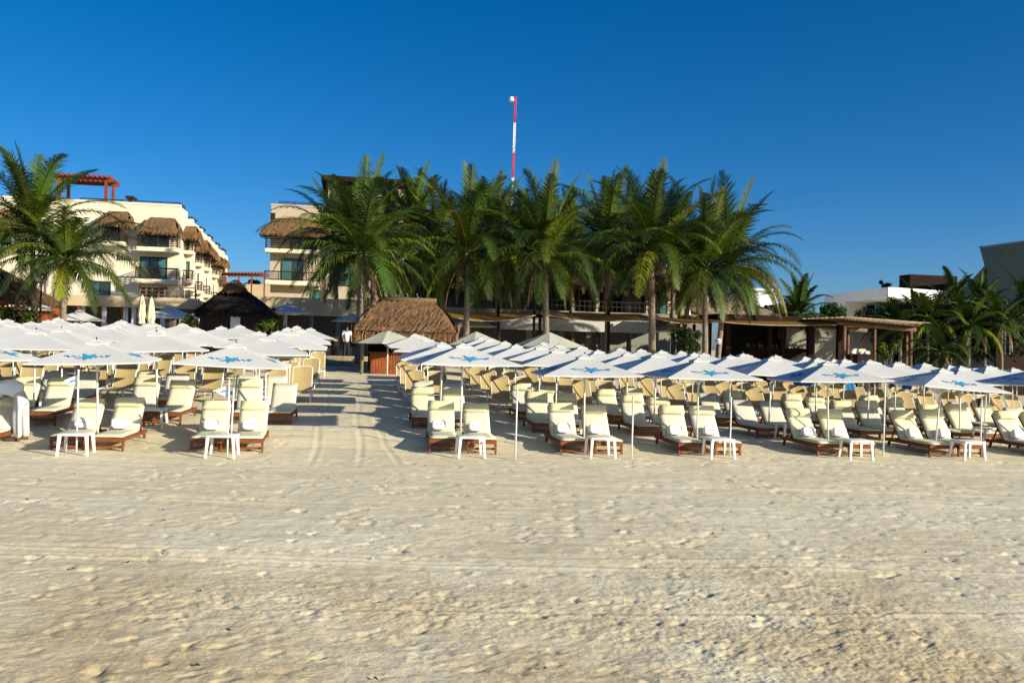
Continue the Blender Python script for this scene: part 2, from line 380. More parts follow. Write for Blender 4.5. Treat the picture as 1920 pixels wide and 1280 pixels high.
def logo_mbs(half, ztop, zedge, sag, face):
    # emblem lies on a canopy face; face = rotation of the outward direction. local (s across, t from apex)
    def P(x, y):                     # x across the face (m), y = outward distance from apex (m)
        t = y/half; s = x/(y*2)+.5
        z = ztop+(zedge-ztop)*t - sag*math.sin(math.pi*t*.85)*.5 - sag*math.sin(math.pi*max(0, min(1, s)))*t*(1-.2*t)*.9
        z += .012
        p = Vector((x, -y, z)); p.rotate(Matrix.Rotation(face, 3, 'Z')); return p
    st = MB(); yc = half*.70
    for (ox, oy, r, rot, c) in ((0, 0, .15, .35, 0),):
        for k in range(5):
            a = rot+k*2*math.pi/5+math.pi/2
            tip = (ox+r*1.35*math.cos(a), oy+r*1.2*math.sin(a))
            vs = []; N = 6
            for i in range(N+1):
                q = i/N; wv = .046*(1-q)**.8+.007; ca = a+(.5 if k % 2 else .2)*math.sin(q*2.4)
                cx, cy = ox+q*r*1.35*math.cos(ca), oy+q*r*1.2*math.sin(ca)
                vs += [P(cx-wv*math.sin(ca), yc-(cy+wv*math.cos(ca))), P(cx+wv*math.sin(ca), yc-(cy-wv*math.cos(ca)))]
            st.add(vs, [(2*i, 2*i+1, 2*i+3, 2*i+2) for i in range(N)])
    tx = MB()
    def stroke(pts, wv):
        vs = []
        for i, (x, y) in enumerate(pts):
            x2, y2 = pts[min(i+1, len(pts)-1)]; x1, y1 = pts[max(i-1, 0)]
            d = math.hypot(x2-x1, y2-y1) or 1; nx, ny = -(y2-y1)/d*wv, (x2-x1)/d*wv
            vs += [P(x+nx, yc-(y+ny)), P(x-nx, yc-(y-ny))]
        tx.add(vs, [(2*i, 2*i+1, 2*i+3, 2*i+2) for i in range(len(pts)-1)])
    stroke([(-.40+.02*i, .02+.035*math.sin(i*1.15)*(1-.02*i)) for i in range(14)], .011)
    stroke([(.13+.02*i, .0+.035*math.sin(i*1.3+1)) for i in range(14)], .010)
    stroke([(-.42, .05), (-.36, .07), (-.33, .03)], .010)
    stroke([(-.10+.018*i, -.09+.03*math.sin(i*.9)) for i in range(12)], .008)
    stroke([(.05+.012*i, .10-.002*i*i*.5) for i in range(9)], .008)
    for x in (.34, .39): stroke([(x, -.03), (x+.01, .07)], .009)
    return st, tx
UH, UT, UE, US = 1.05, 1.96, 1.59, .022
def make_parasol(name, canopy_mat, logos, half=UH, zt=UT, ze=UE, ns=4, detail=True):
    root = empty(name, (0, 0, 0), GA)
    cn = canopy_mb(half, zt, ze, US, 8 if ns == 4 else 5, ns).build('canopy', canopy_mat, root)
    if ns == 4:
        vt = MB(); c2 = canopy_mb(half*.17, zt+.055, zt-.02, .015, 3, 4); c2.build('vent_cap', canopy_mat, cn)
    MB().tube([(0, 0, -.1), (0, 0, zt-.02)], .02 if ns == 4 else .03, 8).build('pole', M_pole, root)
    MB().lathe([(.0, zt+.10), (.014, zt+.09), (.018, zt+.07), (.012, zt+.05), (.012, zt-.02)], 8).build('finial', M_knob, root)
    rb = MB()
    for k in range(8 if ns == 4 else 8):
        a = k*math.pi/4; rr = half*(1/math.cos(math.pi/4) if (k % 2 and ns == 4) else 1.0)*.97
        rb.bar((0.02*math.cos(a), .02*math.sin(a), zt-.07), (rr*math.cos(a), rr*math.sin(a), ze-.035 - (.045 if k % 2 == 0 and ns == 4 else 0)), .014)
        rb.bar((0.02*math.cos(a), .02*math.sin(a), zt-.52), (rr*.5*math.cos(a), rr*.5*math.sin(a), (zt+ze)/2-.075), .012)
    rb.tube([(0, 0, zt-.56), (0, 0, zt-.48)], .035, 8)
    rb.build('ribs', M_pole, root)
    if logos:
        for face in (0, -math.pi/2, math.pi/2):
            st, tx = logo_mbs(half, zt, ze, US, face)
            lo = st.build('starfish_emblem', M_ink2, cn); tx.build('script_lettering', M_ink, lo) if False else tx.build('script_lettering', M_ink, cn)
    return root
def make_wood_lounger(name, cush, with_pillow=True, deg=50):
    root = empty(name, (0, 0, 0), GA)
    W = .33
    fr = MB()
    for sx in (-1, 1): fr.box(sx*W-.02, sx*W+.02, -1.0, 1.0, .225, .305)
    fr.box(-W-.02, W+.02, -1.003, -.955, .215, .308); fr.box(-W+.02, W-.02, .96, 1.0, .235, .295)
    for i in range(12): fr.box(-W+.02, W-.02, -.9+i*.1, -.9+i*.1+.065, .272, .295)
    fr.box(-W-.005, W+.005, -.93, -.89, .07, .12)      # low front stretcher
    fr.build('frame', M_wood, root)
    for sx in (-1, 1):
        MB().bar((sx*(W-.005), -.93, .23), (sx*(W+.0), -.98, 0-.05), .06, .06, up=(0, 1, 0), w2=.042).build('leg', M_wood, root)
        MB().bar((sx*(W-.005), .80, .23), (sx*(W+.0), .90, -.05), .06, .06, up=(0, 1, 0), w2=.042).build('leg', M_wood, root)
    bk = MB(); ang = R(deg); hy, hz = .30, .31
    def B(s, d, x): return (x, hy+s*math.cos(ang)-d*math.sin(ang), hz+s*math.sin(ang)+d*math.cos(ang))
    for sx in (-1, 1): bk.bar(B(0, -.03, sx*(W-.02)), B(.86, -.03, sx*(W-.02)), .04, .04)
    for i in range(9): bk.bar(B(.03+i*.1, -.025, -W+.03), B(.03+i*.1, -.025, W-.03), .06, .018, up=(0, math.sin(ang), -math.cos(ang)))
    for sx in (-1, 1): bk.bar(B(.5, -.05, sx*.24), (sx*.24, .85, .27), .035, .025)
    bk.build('backrest_frame', M_wood, root)
    MB().rbox(-.335, .335, -1.01, hy+.02, .308, .37, .5, sub=5, sag=.008).build('seat_cushion', cush, root)
    Mx = Matrix.Translation((0, hy, hz)) @ Matrix.Rotation(ang, 4, 'X')
    MB().rbox(-.335, .335, .0, .88, .0, .065, .45, M=Mx, sub=5, sag=.01).build('back_cushion', cush, root)
    if with_pillow:
        MB().rbox(-.325, .325, .64, .89, .04, .20, .5, M=Mx, sub=5, sag=.02).build('pillow', M_pillow, root)
    return root
def make_mesh_lounger(name):
    root = empty(name, (0, 0, 0), GA); W = .31; ang = R(58); hy, hz = .30, .34
    fr = MB()
    for sx in (-1, 1):
        fr.tube([(sx*W, -.98, .31), (sx*W, hy, .34)], .02, 6); fr.tube([(sx*W, hy, .34), (sx*W, .98, .30)], .02, 6)
    fr.tube([(-W, -.98, .31), (W, -.98, .31)], .02, 6); fr.tube([(-W, .98, .30), (W, .98, .30)], .02, 6)
    fr.build('frame', M_plast, root)
    for sx in (-1, 1):
        for y in (-.82, .8): MB().tube([(sx*W, y, .31), (sx*(W+.01), y-.07*(1 if y < 0 else -1), -.04)], [.024, .018], 6).build('leg', M_plast, root)
    def B(s, d, x): return (x, hy+s*math.cos(ang)-d*math.sin(ang), hz+s*math.sin(ang)+d*math.cos(ang))
    bf = MB().tube([B(0, 0, -W), B(.84, 0, -W), B(.90, 0, -W+.07), B(.90, 0, W-.07), B(.84, 0, W), B(0, 0, W)], .018, 6)
    for sx in (-1, 1): bf.tube([B(.5, -.02, sx*.3), (sx*.3, .8, .31)], .012, 5)
    bf.build('backrest_frame', M_plast, root)
    s = MB(); n = 5
    vs = []; fs = []
    for i in range(n+1):
        for j in range(n+1):
            x = -W+2*W*j/n; y = -.97+(hy+.97)*i/n; vs.append((x, y, .325+.02*i/n-.025*math.sin(math.pi*j/n)))
    s.add(vs, [(i*(n+1)+j, i*(n+1)+j+1, (i+1)*(n+1)+j+1, (i+1)*(n+1)+j) for i in range(n) for j in range(n)], None, True)
    s.build('seat_sling', M_tan, root)
    b = MB(); vs = []
    for i in range(n+1):
        for j in range(n+1):
            x = -W+2*W*j/n; vs.append(B(.01+.885*i/n, -.03*math.sin(math.pi*j/n)+.012, x*(1 if i < n else .82)))
    b.add(vs, [(i*(n+1)+j, i*(n+1)+j+1, (i+1)*(n+1)+j+1, (i+1)*(n+1)+j) for i in range(n) for j in range(n)], None, True)
    b.build('back_sling', M_tan, root)
    return root
def make_table():
    root = empty('plastic_table', (0, 0, 0), GA)
    MB().rbox(-.29, .29, -.27, .27, .40, .445, .016).build('table_top', M_plast, root)
    for sx in (-1, 1):
        for sy in (-1, 1):
            MB().bar((sx*.25, sy*.23, .40), (sx*.285, sy*.265, -.04), .065, .045, up=(0, 1, 0), w2=.04).build('leg', M_plast, root)
    return root
def make_towel():
    root = empty('folded_towel', (0, 0, 0), GA)
    MB().rbox(-.15, .15, -.075, .075, 0, .21, .4, sub=5, sag=.01, M=Matrix.Rotation(R(-14), 4, 'X')).build('towel_cloth', M_towel, root)
    t = MB()
    Mx = Matrix.Rotation(R(-14), 4, 'X')
    for i in range(5):
        x = -.085+i*.034
        vs = [Mx @ Vector(p) for p in ((x, -.0785, .095), (x+.018, -.0785, .095), (x+.018, -.0785, .095+.03+.008*(i % 2)), (x, -.0785, .12+.008*(i % 2)))]
        t.add(vs, [(0, 1, 2, 3)])
    t.build('printed_mark', M_inkg, root)
    return root
protos = {}
logo_par = make_parasol('white_parasol', M_canopy, True); logo_used = [0]
plain_par = make_parasol('white_parasol', M_canopy, False); plain_used = [0]
wl_c = make_wood_lounger('wooden_lounger', M_cush); wl_c2 = make_wood_lounger('wooden_lounger', M_cush2, True, 54); wl_c3 = make_wood_lounger('wooden_lounger', M_cush, True, 45); wl_g = make_wood_lounger('wooden_lounger', M_cushg, False)
ml = make_mesh_lounger('mesh_lounger'); tb = make_table(); tw = make_towel()
used = {}
def inst(p):
    k = p.name
    if not used.get(k): 
        used[k] = True; 
        # register children once before any copies exist
        return p
    return copy_tree(p)
for p in (logo_par, plain_par, wl_c, wl_c2, wl_c3, wl_g, ml, tb, tw):        # remember each prototype's tree
    def reg(o):
        copy_tree.__defaults__[1][o.name] = list(o.children)
        for c in o.children: reg(c)
    reg(p)

ORD = ['first', 'second', 'third', 'fourth', 'fifth', 'sixth', 'seventh', 'eighth', 'ninth', 'tenth', 'eleventh', 'twelfth', 'thirteenth', 'fourteenth']
rowU = {}
V0 = 19.2; DV = 2.78
left0 = [-2.43, -4.98, -7.4, -9.9, -12.4, -14.9, -17.4, -19.9]
right0 = [2.28, 4.99, 7.58, 10.75, 13.45, 16.2, 18.9, 21.6, 24.3, 27.0, 29.7]
NL, NR = 9, 7
n_par = n_w = n_m = 0
for side, cols, nrow in (('left', left0, NL), ('right', right0, NR)):
    for r in range(nrow):
        for c, u0 in enumerate(cols):
            u = u0; v = V0+r*DV
            if side == 'left': u += .45 if r % 2 else 0
            else: u -= .12 if r % 2 else 0
            if r > 0: u += rnd.uniform(-.12, .12); v += rnd.uniform(-.15, .15)
            if side == 'right' and r >= 6 and c == 0: continue            # the thatched bar stands here
            if not vis(u, v, m=110+1800/v): continue
            rot = rnd.uniform(-.05, .05) + (0 if side == 'left' else -.03)
            tilt = (rnd.uniform(-.035, .035), rnd.uniform(-.035, .035))
            if side == 'right' and r == 0: tilt = [(0, .0), (.0, -.015), (0, .0), (-.01, -.03), (.01, .06), (0, .0), (0, 0), (0, 0)][min(c, 7)]
            if side == 'right' and r == 0: rot = [.09, -.06, -.02, -.10, -.05, 0, 0][min(c, 6)]
            p = inst(logo_par if r == 0 else plain_par)
            place(p, u, v, rot, rnd.uniform(-.04, .04) if r else (.1 if side == 'left' else (.2 if c == 0 else .05)), tilt)
            if side == 'right' and r == 0 and c == 4: p.location.z -= .1
            where = f'{side} block, {ORD[r]} row from the sea, {ORD[c]} from the aisle'
            tag(p, (f'white parasol with blue starfish print, {ORD[c]} from the aisle in the {side} front row' if r == 0 else 'plain white parasol, '+where), 'parasol', 'white parasols standing in rows over the loungers'); n_par += 1
            mesh = r >= 3 if side == 'left' else r >= 3
            for sx, sw in ((-1, 'left'), (1, 'right')):
                if not mesh:
                    pillow = r == 0 or rnd.random() < .8
                    if side == 'left' and r == 2: pillow = False if rnd.random() < .7 else True
                    q = inst(rnd.choice((wl_c, wl_c, wl_c2, wl_c3)) if pillow else wl_g)
                    lu = u+sx*.385; lv = v+.10+rnd.uniform(-.05, .05)
                    place(q, lu, lv, rnd.uniform(-.045, .045), dz=-.04, s=LS)
                    tag(q, f'cushioned wooden lounger, {sw} of its pair, {side} block, {ORD[r]} row, {ORD[c]} pair from aisle', 'lounger', 'cushioned wooden loungers')
                    n_w += 1
                    if r == 0:
                        t = inst(tw); place(t, lu-.02+rnd.uniform(-.04, .06), lv+.16, rnd.uniform(-.18, .18), .295)
                        tag(t, f'folded white towel on {sw} lounger, {ORD[c]} front row pair {side} of the aisle', 'towel', 'folded white towels on the front loungers')
                else:
                    if c > 8 or rnd.random() < .04: continue
                    q = inst(ml); place(q, u+sx*.38, v-.05+rnd.uniform(-.12, .12), rnd.uniform(-.09, .09), dz=-.04, s=.92)
                    tag(q, f'tan mesh lounger, {sw} of its pair, {side} block, {ORD[r]} row, {ORD[c]} pair from aisle', 'lounger', 'tan mesh loungers in the rear rows'); n_m += 1
            if r == 0 or (r <= 2 and (c+r) % 2 == 0):
                t = inst(tb)
                if side == 'left' and r == 0: du, dv = (.0, -1.18) if c == 0 else (-.08, -1.15)
                elif r == 0: du, dv = .08, -1.03
                else: du, dv = .1, -.95
                place(t, u+du, v+dv, rnd.uniform(-.06, .06), s=.93)
                tag(t, f'white plastic side table, {side} block, {ORD[r]} row, {ORD[c]} lounger pair from the aisle', 'side table', 'white plastic side tables')
print('COUNTS', n_par, n_w, n_m)

# ------------------------------------------------------------------ flag posts in front
def px_ground(px, py):       # point where the ray meets the sloping sand
    d = cR*((px-960)/F) + cF + cU*((HOR-py)/F); t = 15.
    for _ in range(30):
        p = d*t+Vector((0, 0, CAMZ)); t += (p.z-gz(p.x, p.y))/max(.03, (-d.z+.039)) 
    return d*t+Vector((0, 0, CAMZ))
posts = [(143, 848, 1.55, 1, 'left of the first pair of loungers at the far left'), (426, 852, 1.42, 1, 'in front of the pair just left of the aisle'),
         (966, 862, 1.42, 0, 'between the first and second front pairs right of the aisle'), (1184, 860, 1.28, 0, 'right of the second front pair, right of the aisle'),
         (1368, 855, 1.25, 0, 'in front of the third front pair right of the aisle'), (1656, 853, 1.6, 0, 'in front of the fourth pair right of the aisle'),
         (1838, 851, 1.32, 2, 'in front of the fifth pair near the right edge')]
for px, py, h, fl, wh in posts:
    P = px_ground(px, py); root = empty('flag_post', (P.x, P.y, P.z), GA)
    what = ('thin post with white pennant, ', 'thin post with furled dark pennant, ')[fl-1] if fl else 'thin bare white post, '
    tag(root, what+wh, 'post', 'thin white posts along the front row')
    MB().tube([(0, 0, -.1), (.004, 0, h*.5), (0, 0, h)], .017, 8).build('post_shaft', M_pole, root)
    MB().lathe([(0, h+.02), (.02, h+.015), (.022, h-.03), (.017, h-.03)], 8).build('post_cap', M_pole, root)
    if fl:
        f = MB(); s_ = -1
        vs = []; n = 6; HH = .27
        for i in range(n+1):
            q = i/n; wv = .03*math.sin(q*5)
            if fl == 1: a = (s_*.25*q, wv, h-.07-.105*q*(1.2)); b_ = (s_*.25*q, wv+.01, h-.07-HH+.105*q*1.3)
            else: a = (s_*.02-.14*math.sin(q*2), wv, h-.02-.05*q); b_ = (s_*.02-.12*math.sin(q*1.4)+.05*q, wv+.03, h-.20-.06*math.sin(q*6))
            vs += [a, b_]
        f.add(vs, [(2*i, 2*i+1, 2*i+3, 2*i+2) for i in range(n)], None, True)
        pn = f.build('pennant', M_towel if fl == 1 else M_dcloth, root)
        if fl == 1:
            MB().add([(-.05, -.025, h-.17), (-.12, -.03, h-.18), (-.12, -.03, h-.215), (-.05, -.025, h-.205)], [(0, 3, 2, 1)]).build('printed_mark', M_ink, pn)

# ------------------------------------------------------------------ palms
def frond(mb, base, az, el, L, droop, rs, green, leaflet=.8, n=34, hang=.5, curl=0, fwd=1.):
    d = Vector((math.cos(az)*math.cos(el), math.sin(az)*math.cos(el), math.sin(el)))
    p = Vector(base); pts = [p.copy()]; dirs = [d.copy()]; N = 12
    for i in range(N):
        d = (d + Vector((0, 0, -droop*(i/N+.25)/N*2.1)) + Vector((curl*.02, 0, 0))).normalized()
        p = p+d*(L/N); pts.append(p.copy()); dirs.append(d.copy())
    tr = tuple(c*.95+.12 for c in green)
    mb.tube(pts, [.045*(1-i/(N+1.))+.008 for i in range(N+1)], 3, False, tr)
    wild = rs.uniform(.9, 1.1)
    side0 = dirs[0].cross(Vector((0, 0, 1)))
    if side0.length < .15: side0 = Vector((math.sin(az), -math.cos(az), 0))
    side0.normalize()
    tw = rs.uniform(-.5, .5)
    for k in range(n):
        t = .12+.88*k/(n-1); x = t*N; i = min(int(x), N-1); f = x-i
        q = pts[i].lerp(pts[i+1], f); dd = dirs[i].lerp(dirs[i+1], f).normalized()
        sd_ = (side0-dd*side0.dot(dd)).normalized(); up = sd_.cross(dd).normalized()
        prof = math.sin(math.pi*min(1, (t*.86+.12)))**.6
        for s_ in (-1, 1):
            ll = leaflet*prof*wild*rs.uniform(.7, 1.2); jt = Vector((rs.uniform(-.07, .07), rs.uniform(-.07, .07), rs.uniform(-.12, .06)))
            fw = (.6+.9*t)*fwd; v = (sd_*s_*math.cos(tw*s_*.3)+dd*fw*.85+up*(.34-hang*.2)+Vector((0, 0, -hang*.35*rs.uniform(.6, 1.5)))+jt).normalized()
            m = q+v*ll*.5; v2 = (v+Vector((0, 0, -hang*rs.uniform(.8, 1.6)))).normalized(); e = m+v2*ll*.52
            wv = dd*(.030 if fwd < 1.1 else .040)*(1.15-.2*t)
            g = rs.uniform(.82, 1.18); tn = tuple(c*g for c in green)
            mb.add([q-wv, q+wv, m+wv*.9, m-wv*.9, e], [(0, 1, 2, 3), (3, 2, 4)], tn)
def palm(label, base_px, base_v, crown, L=5.0, nf=26, seed=1, nd=3, lean_b=0, name='coconut_palm', rt=.17, base_py=None, green=(1, 1, 1), hang=.55, thin=1., ndd=0, eltop=82):
    rs = random.Random(seed); L *= 1.03
    u0, _ = onv(base_px, 640, base_v); zb = gzg(u0, base_v)
    uc, zc = onv(crown[0], crown[1], base_v)
    root = gthing(name, label, 'palm tree', u0, base_v, zb, 'coconut palms behind the beach')
    pts = []; rad = []
    vb = base_v; dvl = rs.uniform(-.5, .5)
    for i in range(15):
        t = i/14; s_ = t**1.4 if lean_b == 0 else t
        bow = math.sin(math.pi*t)*lean_b
        pts.append((u0+(uc-u0)*s_+bow, vb+dvl*t, zb-.2+(zc-zb+.2)*t)); rad.append((rt*(1.55-2.2*t) if t < .2 else rt*(1.1-.35*t))*(1+.05*(i % 2)))
    MB().tube(pts, rad, 10).build('trunk', M_bark, root)
    top = Vector((uc, vb+dvl, zc))
    cr = MB(); ga = 2.39996; a0 = rs.uniform(0, 6.28)
    nf = int(nf*1.4)
    for i in range(nf):
        q = i/(nf-1.); el = R(eltop)-R(eltop+8)*q**.95+rs.uniform(-.12, .12)
        az = a0+i*ga+rs.uniform(-.2, .2)
        ll = L*(.78+.28*math.sin(math.pi*min(1, q*.9+.15)))*rs.uniform(.88, 1.1)
        dr = .5+1.05*q+rs.uniform(-.2, .35)
        y = rs.random()
        if q < .15: g = (1.0, 1.1, .9)
        elif q > .78 and y < .16: g = (3.6, 2.9, .9)
        elif y < .22: g = (1.9, 1.75, 1.)
        elif y < .6: g = (1., 1.1, .95)
        else: g = (.55, .65, .8)
        g = tuple(a*b*rs.uniform(.85, 1.15) for a, b in zip(g, green))
        frond(cr, top+Vector((rs.uniform(-.1, .1), rs.uniform(-.1, .1), -.25*q)), az, el, ll, dr, rs, g, leaflet=1.0*L/5, n=int(50*thin), hang=hang*(.35+.75*q)+.5*q*q, fwd=1.5-.85*min(1, q*1.8))
    cr.build('crown', M_leaf, root)
    # coconuts and old sheaths
    cn = MB()
    for k in range(7):
        a = rs.uniform(0, 6.28); c = (top.x+.28*math.cos(a), top.y+.28*math.sin(a), top.z-.25-.15*rs.random())
        cn.lathe([(0, -.13), (.08, -.09), (.115, 0), (.08, .09), (0, .13)], 7, c)
    cn.build('coconut_cluster', M_dead, root)
    dd = MB()
    for k in range(nd):
        frond(dd, top+Vector((0, 0, -.3)), rs.uniform(0, 6.28), R(-25)+rs.uniform(-.4, .2), L*.62, 1.9, rs, (rs.uniform(.7, 1.1),)*3, leaflet=.6, n=20, hang=1.3)
    for k in range(ndd):
        frond(dd, top+Vector((0, 0, -.2)), rs.uniform(-.9, .8), R(5)+rs.uniform(-.3, .2), L*.95, 1.6, rs, (rs.uniform(.8, 1.1), rs.uniform(1.0, 1.3), rs.uniform(.8, 1.1)), leaflet=.95, n=48, hang=1.3)
    if nd+ndd: dd.build('dry_fronds', M_dead, root)
    return root
palm('tall coconut palm at the far left edge beside a silver globe lamp', 67, 52, (62, 428), 4.8, 28, 3, 2)
palm('shorter drooping coconut palm, second from the left edge, before the cream hotel', 118, 50, (124, 484), 4.4, 24, 4, 3, eltop=60, hang=.8)
palm('coconut palm with yellow hanging lower fronds just behind the left end of the thatched bar', 674, 47, (676, 470), 4.9, 30, 5, 3, hang=.7)
palm('coconut palm with slightly leaning trunk, right of the yellow frond palm behind the thatched bar', 700, 51, (700, 500), 4.2, 18, 6, 2, hang=.7)
palm('coconut palm half hidden behind the others in front of the dark roof terrace', 770, 60, (778, 430), 4.4, 26, 7, 2)
palm('coconut palm with a straight bare grey trunk, directly right of the thatched bar roof', 873, 50, (877, 472), 5.1, 28, 8, 2)
palm('coconut palm standing behind, its crown just left of the red and white mast', 935, 60, (930, 450), 4.6, 24, 9, 2)
palm('coconut palm with a crown directly right of the red and white mast', 1026, 49, (1022, 476), 5.0, 30, 10, 3)
palm('coconut palm in the back, fourth crown from the right end of the palm row', 1140, 56, (1136, 455), 5.0, 26, 12, 2)
palm('thick trunked coconut palm left of centre of the right palm cluster', 1224, 49, (1218, 468), 5.0, 30, 13, 2, rt=.21)
palm('short palm with brown dry fronds at its neck between two larger palms', 1272, 55, (1296, 520), 3.6, 20, 14, 7)
palm('coconut palm whose crown spreads left of the twin trunks at the right row end', 1324, 48, (1328, 498), 5.0, 27, 15, 3)
palm('rightmost tall coconut palm with hanging yellow brown fronds over the wooden roof', 1344, 50.5, (1365, 492), 4.9, 24, 16, 3, ndd=7)
palm('coconut palm crown filling the gap behind the middle of the row', 1075, 62, (1070, 470), 4.6, 22, 17, 1)
palm('coconut palm crown filling the gap behind the left part of the row', 835, 58, (820, 470), 4.4, 22, 18, 1)
palm('low bushy young palm standing alone against the sky left of the white villa', 1505, 56, (1500, 588), 2.9, 20, 19, 0, name='young_palm', rt=.14)
palm('bright green palm in front of the slate building near the right edge', 1850, 58, (1845, 578), 3.0, 16, 20, 2, green=(1.0, 1.0, 1), hang=.7)
palm('palm with arching fronds at the right edge of the picture', 1915, 56.5, (1918, 585), 3.2, 16, 21, 3, green=(.8, .85, .9))
palm('small palm at the left of the dark shrub mass, right of the white villa wall', 1725, 56, (1722, 590), 2.0, 16, 22, 1, name='young_palm', rt=.13)
palm('small light green palm in front of the white villa window', 1675, 58, (1676, 590), 1.5, 14, 23, 0, name='young_palm', rt=.12, green=(1.3, 1.2, 1))
palm('palm with long drooping fronds between the shrubs and the slate building', 1800, 58, (1790, 575), 3.0, 14, 24, 3, green=(.8, .8, .8))
palm('low drooping palm in front of the dark shrubs behind the right parasols', 1775, 45, (1772, 655), 2.4, 11, 26, 4, green=(.6, .6, .6), name='young_palm', rt=.12, eltop=50)

for i_, (bx_, cx_, cy_, vv_, lb_) in enumerate(((735, 730, 430, 66, 'palm in the back row directly above the left part of the thatched bar roof'), (905, 902, 440, 66, 'palm in the back row between the straight grey trunk and the mast'),
        (985, 982, 455, 64, 'palm in the back row half hidden just left of the mast palm crown'), (1180, 1178, 445, 64, 'palm in the back row left of the thick trunked palm crown'), (1262, 1262, 450, 62, 'palm in the back row right of the thick trunked palm crown'), (630, 630, 440, 66, 'palm in the back row left of the yellow frond palm, against the hotel wing'))):
    palm(lb_, bx_, vv_, (cx_, cy_), 4.3, 22, 60+i_, 2, green=(.75, .8, .8))

for i_, (bx_, cy_, vv_, L_, lb_) in enumerate(((1688, 612, 54, 2.6, 'low palm with loose fronds at the left front of the dark shrub mass'), (1742, 592, 53.4, 3.0, 'low palm with arching fronds in front of the middle of the dark shrubs'), (1815, 606, 52.8, 3.1, 'low palm with long drooping fronds in front of the right dark shrubs'), (1880, 600, 52.4, 3.0, 'low palm beside the dark screen near the right edge'))):
    palm(lb_, bx_, vv_, (bx_-3, cy_), L_, 13, 80+i_, 2, name='young_palm', rt=.11, green=(.75, .85, .85), hang=.8, eltop=62)

# ------------------------------------------------------------------ shrubs and broadleaf trees
def leafmass(name, label, cat, u, v, z, ru, rv, rz_, n, seed, size=.22, trunk=True, tone=(1, 1, 1), group=None):
    rs = random.Random(seed); root = gthing(name, label, cat, u, v, gzg(u, v), group)
    mb = MB(); cl = []
    for k in range(max(6, n//140)):
        a = rs.uniform(0, 6.28); r = rs.random()**.5; h = rs.uniform(-1, 1)
        cl.append((u+ru*r*math.cos(a)*.8, v+rv*r*math.sin(a)*.8, z+rz_*h*.8*(1-r*.4), rs.uniform(.2, .5)*min(ru, rz_)*1.1, rs.uniform(.6, 1.4)))
    for k in range(n):
        c = cl[k % len(cl)]
        d = Vector((rs.gauss(0, 1), rs.gauss(0, 1), rs.gauss(0, 1))).normalized(); r = c[3]*rs.uniform(.5, 1.0)**.7*rs.choice((1, 1, 1.25))
        p = Vector(c[:3])+d*r
        nrm = (d+Vector((rs.uniform(-1, 1), rs.uniform(-1, 1), rs.uniform(-.4, 1)))*.8).normalized()
        a = nrm.orthogonal().normalized(); a.rotate(Matrix.Rotation(rs.uniform(0, 6.28), 3, nrm)); b_ = nrm.cross(a)
        s_ = size*rs.uniform(.6, 1.3); g = c[4]*rs.uniform(.75, 1.3); t = (g*tone[0]*rs.uniform(.85, 1.3), g*tone[1], g*tone[2])
        mb.add([p-a*s_, p-b_*s_*.4, p+a*s_, p+b_*s_*.4], [(0, 1, 2, 3)], t)
    mb.build('crown' if trunk else 'foliage', M_shrub, root)
    zb = gzg(u, v); tk = MB()
    for k in range(3 if trunk else 5):
        a = k*2.1; tk.tube([(u+.1*math.cos(a), v+.1*math.sin(a), zb-.2), (u+ru*.2*math.cos(a), v+rv*.2*math.sin(a), (zb+z)/2), (u+ru*.45*math.cos(a), v+rv*.4*math.sin(a), z+rz_*.2)], [.12 if trunk else .04, .08 if trunk else .03, .03], 6)
    tk.build('trunk' if trunk else 'stems', M_bark, root)
    return root
def lm_px(name, label, cat, px0, px1, py0, py1, v, n, seed, **k):
    u0, z1 = onv(px0, py0, v); u1, _ = onv(px1, py0, v); _, z0 = onv((px0+px1)/2, py1, v)
    return leafmass(name, label, cat, (u0+u1)/2, v, (z0+z1)/2, abs(u1-u0)/2, abs(u1-u0)/2*.6, abs(z1-z0)/2, n, seed, **k)
TT = 'trees and shrubs on the right behind the beach'
lm_px('broadleaf_tree', 'dense dark tree right of the wooden pergola, below the villa roof slab', 'tree', 1640, 1775, 560, 680, 55.5, 10000, 31, size=.14, group=TT)
lm_px('broadleaf_tree', 'dense dark tree in front of the left foot of the slate building', 'tree', 1730, 1860, 535, 680, 55, 10000, 32, size=.14, group=TT)
lm_px('broadleaf_tree', 'dark tree reaching the right edge below the slate building', 'tree', 1815, 1970, 570, 690, 54.5, 10000, 33, size=.14, group=TT)
lm_px('garden_shrub', 'bright green clump visible under the right end of the pergola', 'shrub', 1645, 1685, 640, 672, 50, 700, 34, size=.13, trunk=False, tone=(2.2, 1.9, .8), group=TT)
lm_px('broadleaf_tree', 'round green hedge tree in front of the white villa, left of its wall', 'tree', 1535, 1590, 566, 605, 66, 4200, 35, size=.12, tone=(1., 1.3, .9), group=TT)
lm_px('broadleaf_tree', 'green tree between the villa wall and its glazed corner', 'tree', 1600, 1700, 572, 625, 62, 4500, 36, size=.12, group=TT)
lm_px('garden_shrub', 'dark leafy shrub under the shade cloth left of the twin palm trunks', 'shrub', 1262, 1322, 610, 665, 47, 2600, 37, size=.09, trunk=False, group=TT)
lm_px('garden_shrub', 'shrub growing behind the young palm left of the villa', 'shrub', 1435, 1500, 560, 605, 60, 3200, 38, size=.11, trunk=False, group=TT)
lm_px('rooftop_plant', 'green plant on the villa roof, left of the dark rooftop box', 'plant', 1648, 1682, 524, 540, 84, 300, 39, size=.2, trunk=False)
lm_px('garden_shrub', 'yellow green shrub beside the dark thatched kiosk', 'shrub', 478, 525, 590, 625, 50, 900, 40, size=.13, trunk=False, tone=(1.9, 1.7, .8))
lm_px('garden_shrub', 'low green shrub left of the dark kiosk, behind the parasols', 'shrub', 335, 372, 585, 622, 52, 600, 41, size=.13, trunk=False, tone=(1.6, 1.5, .8))
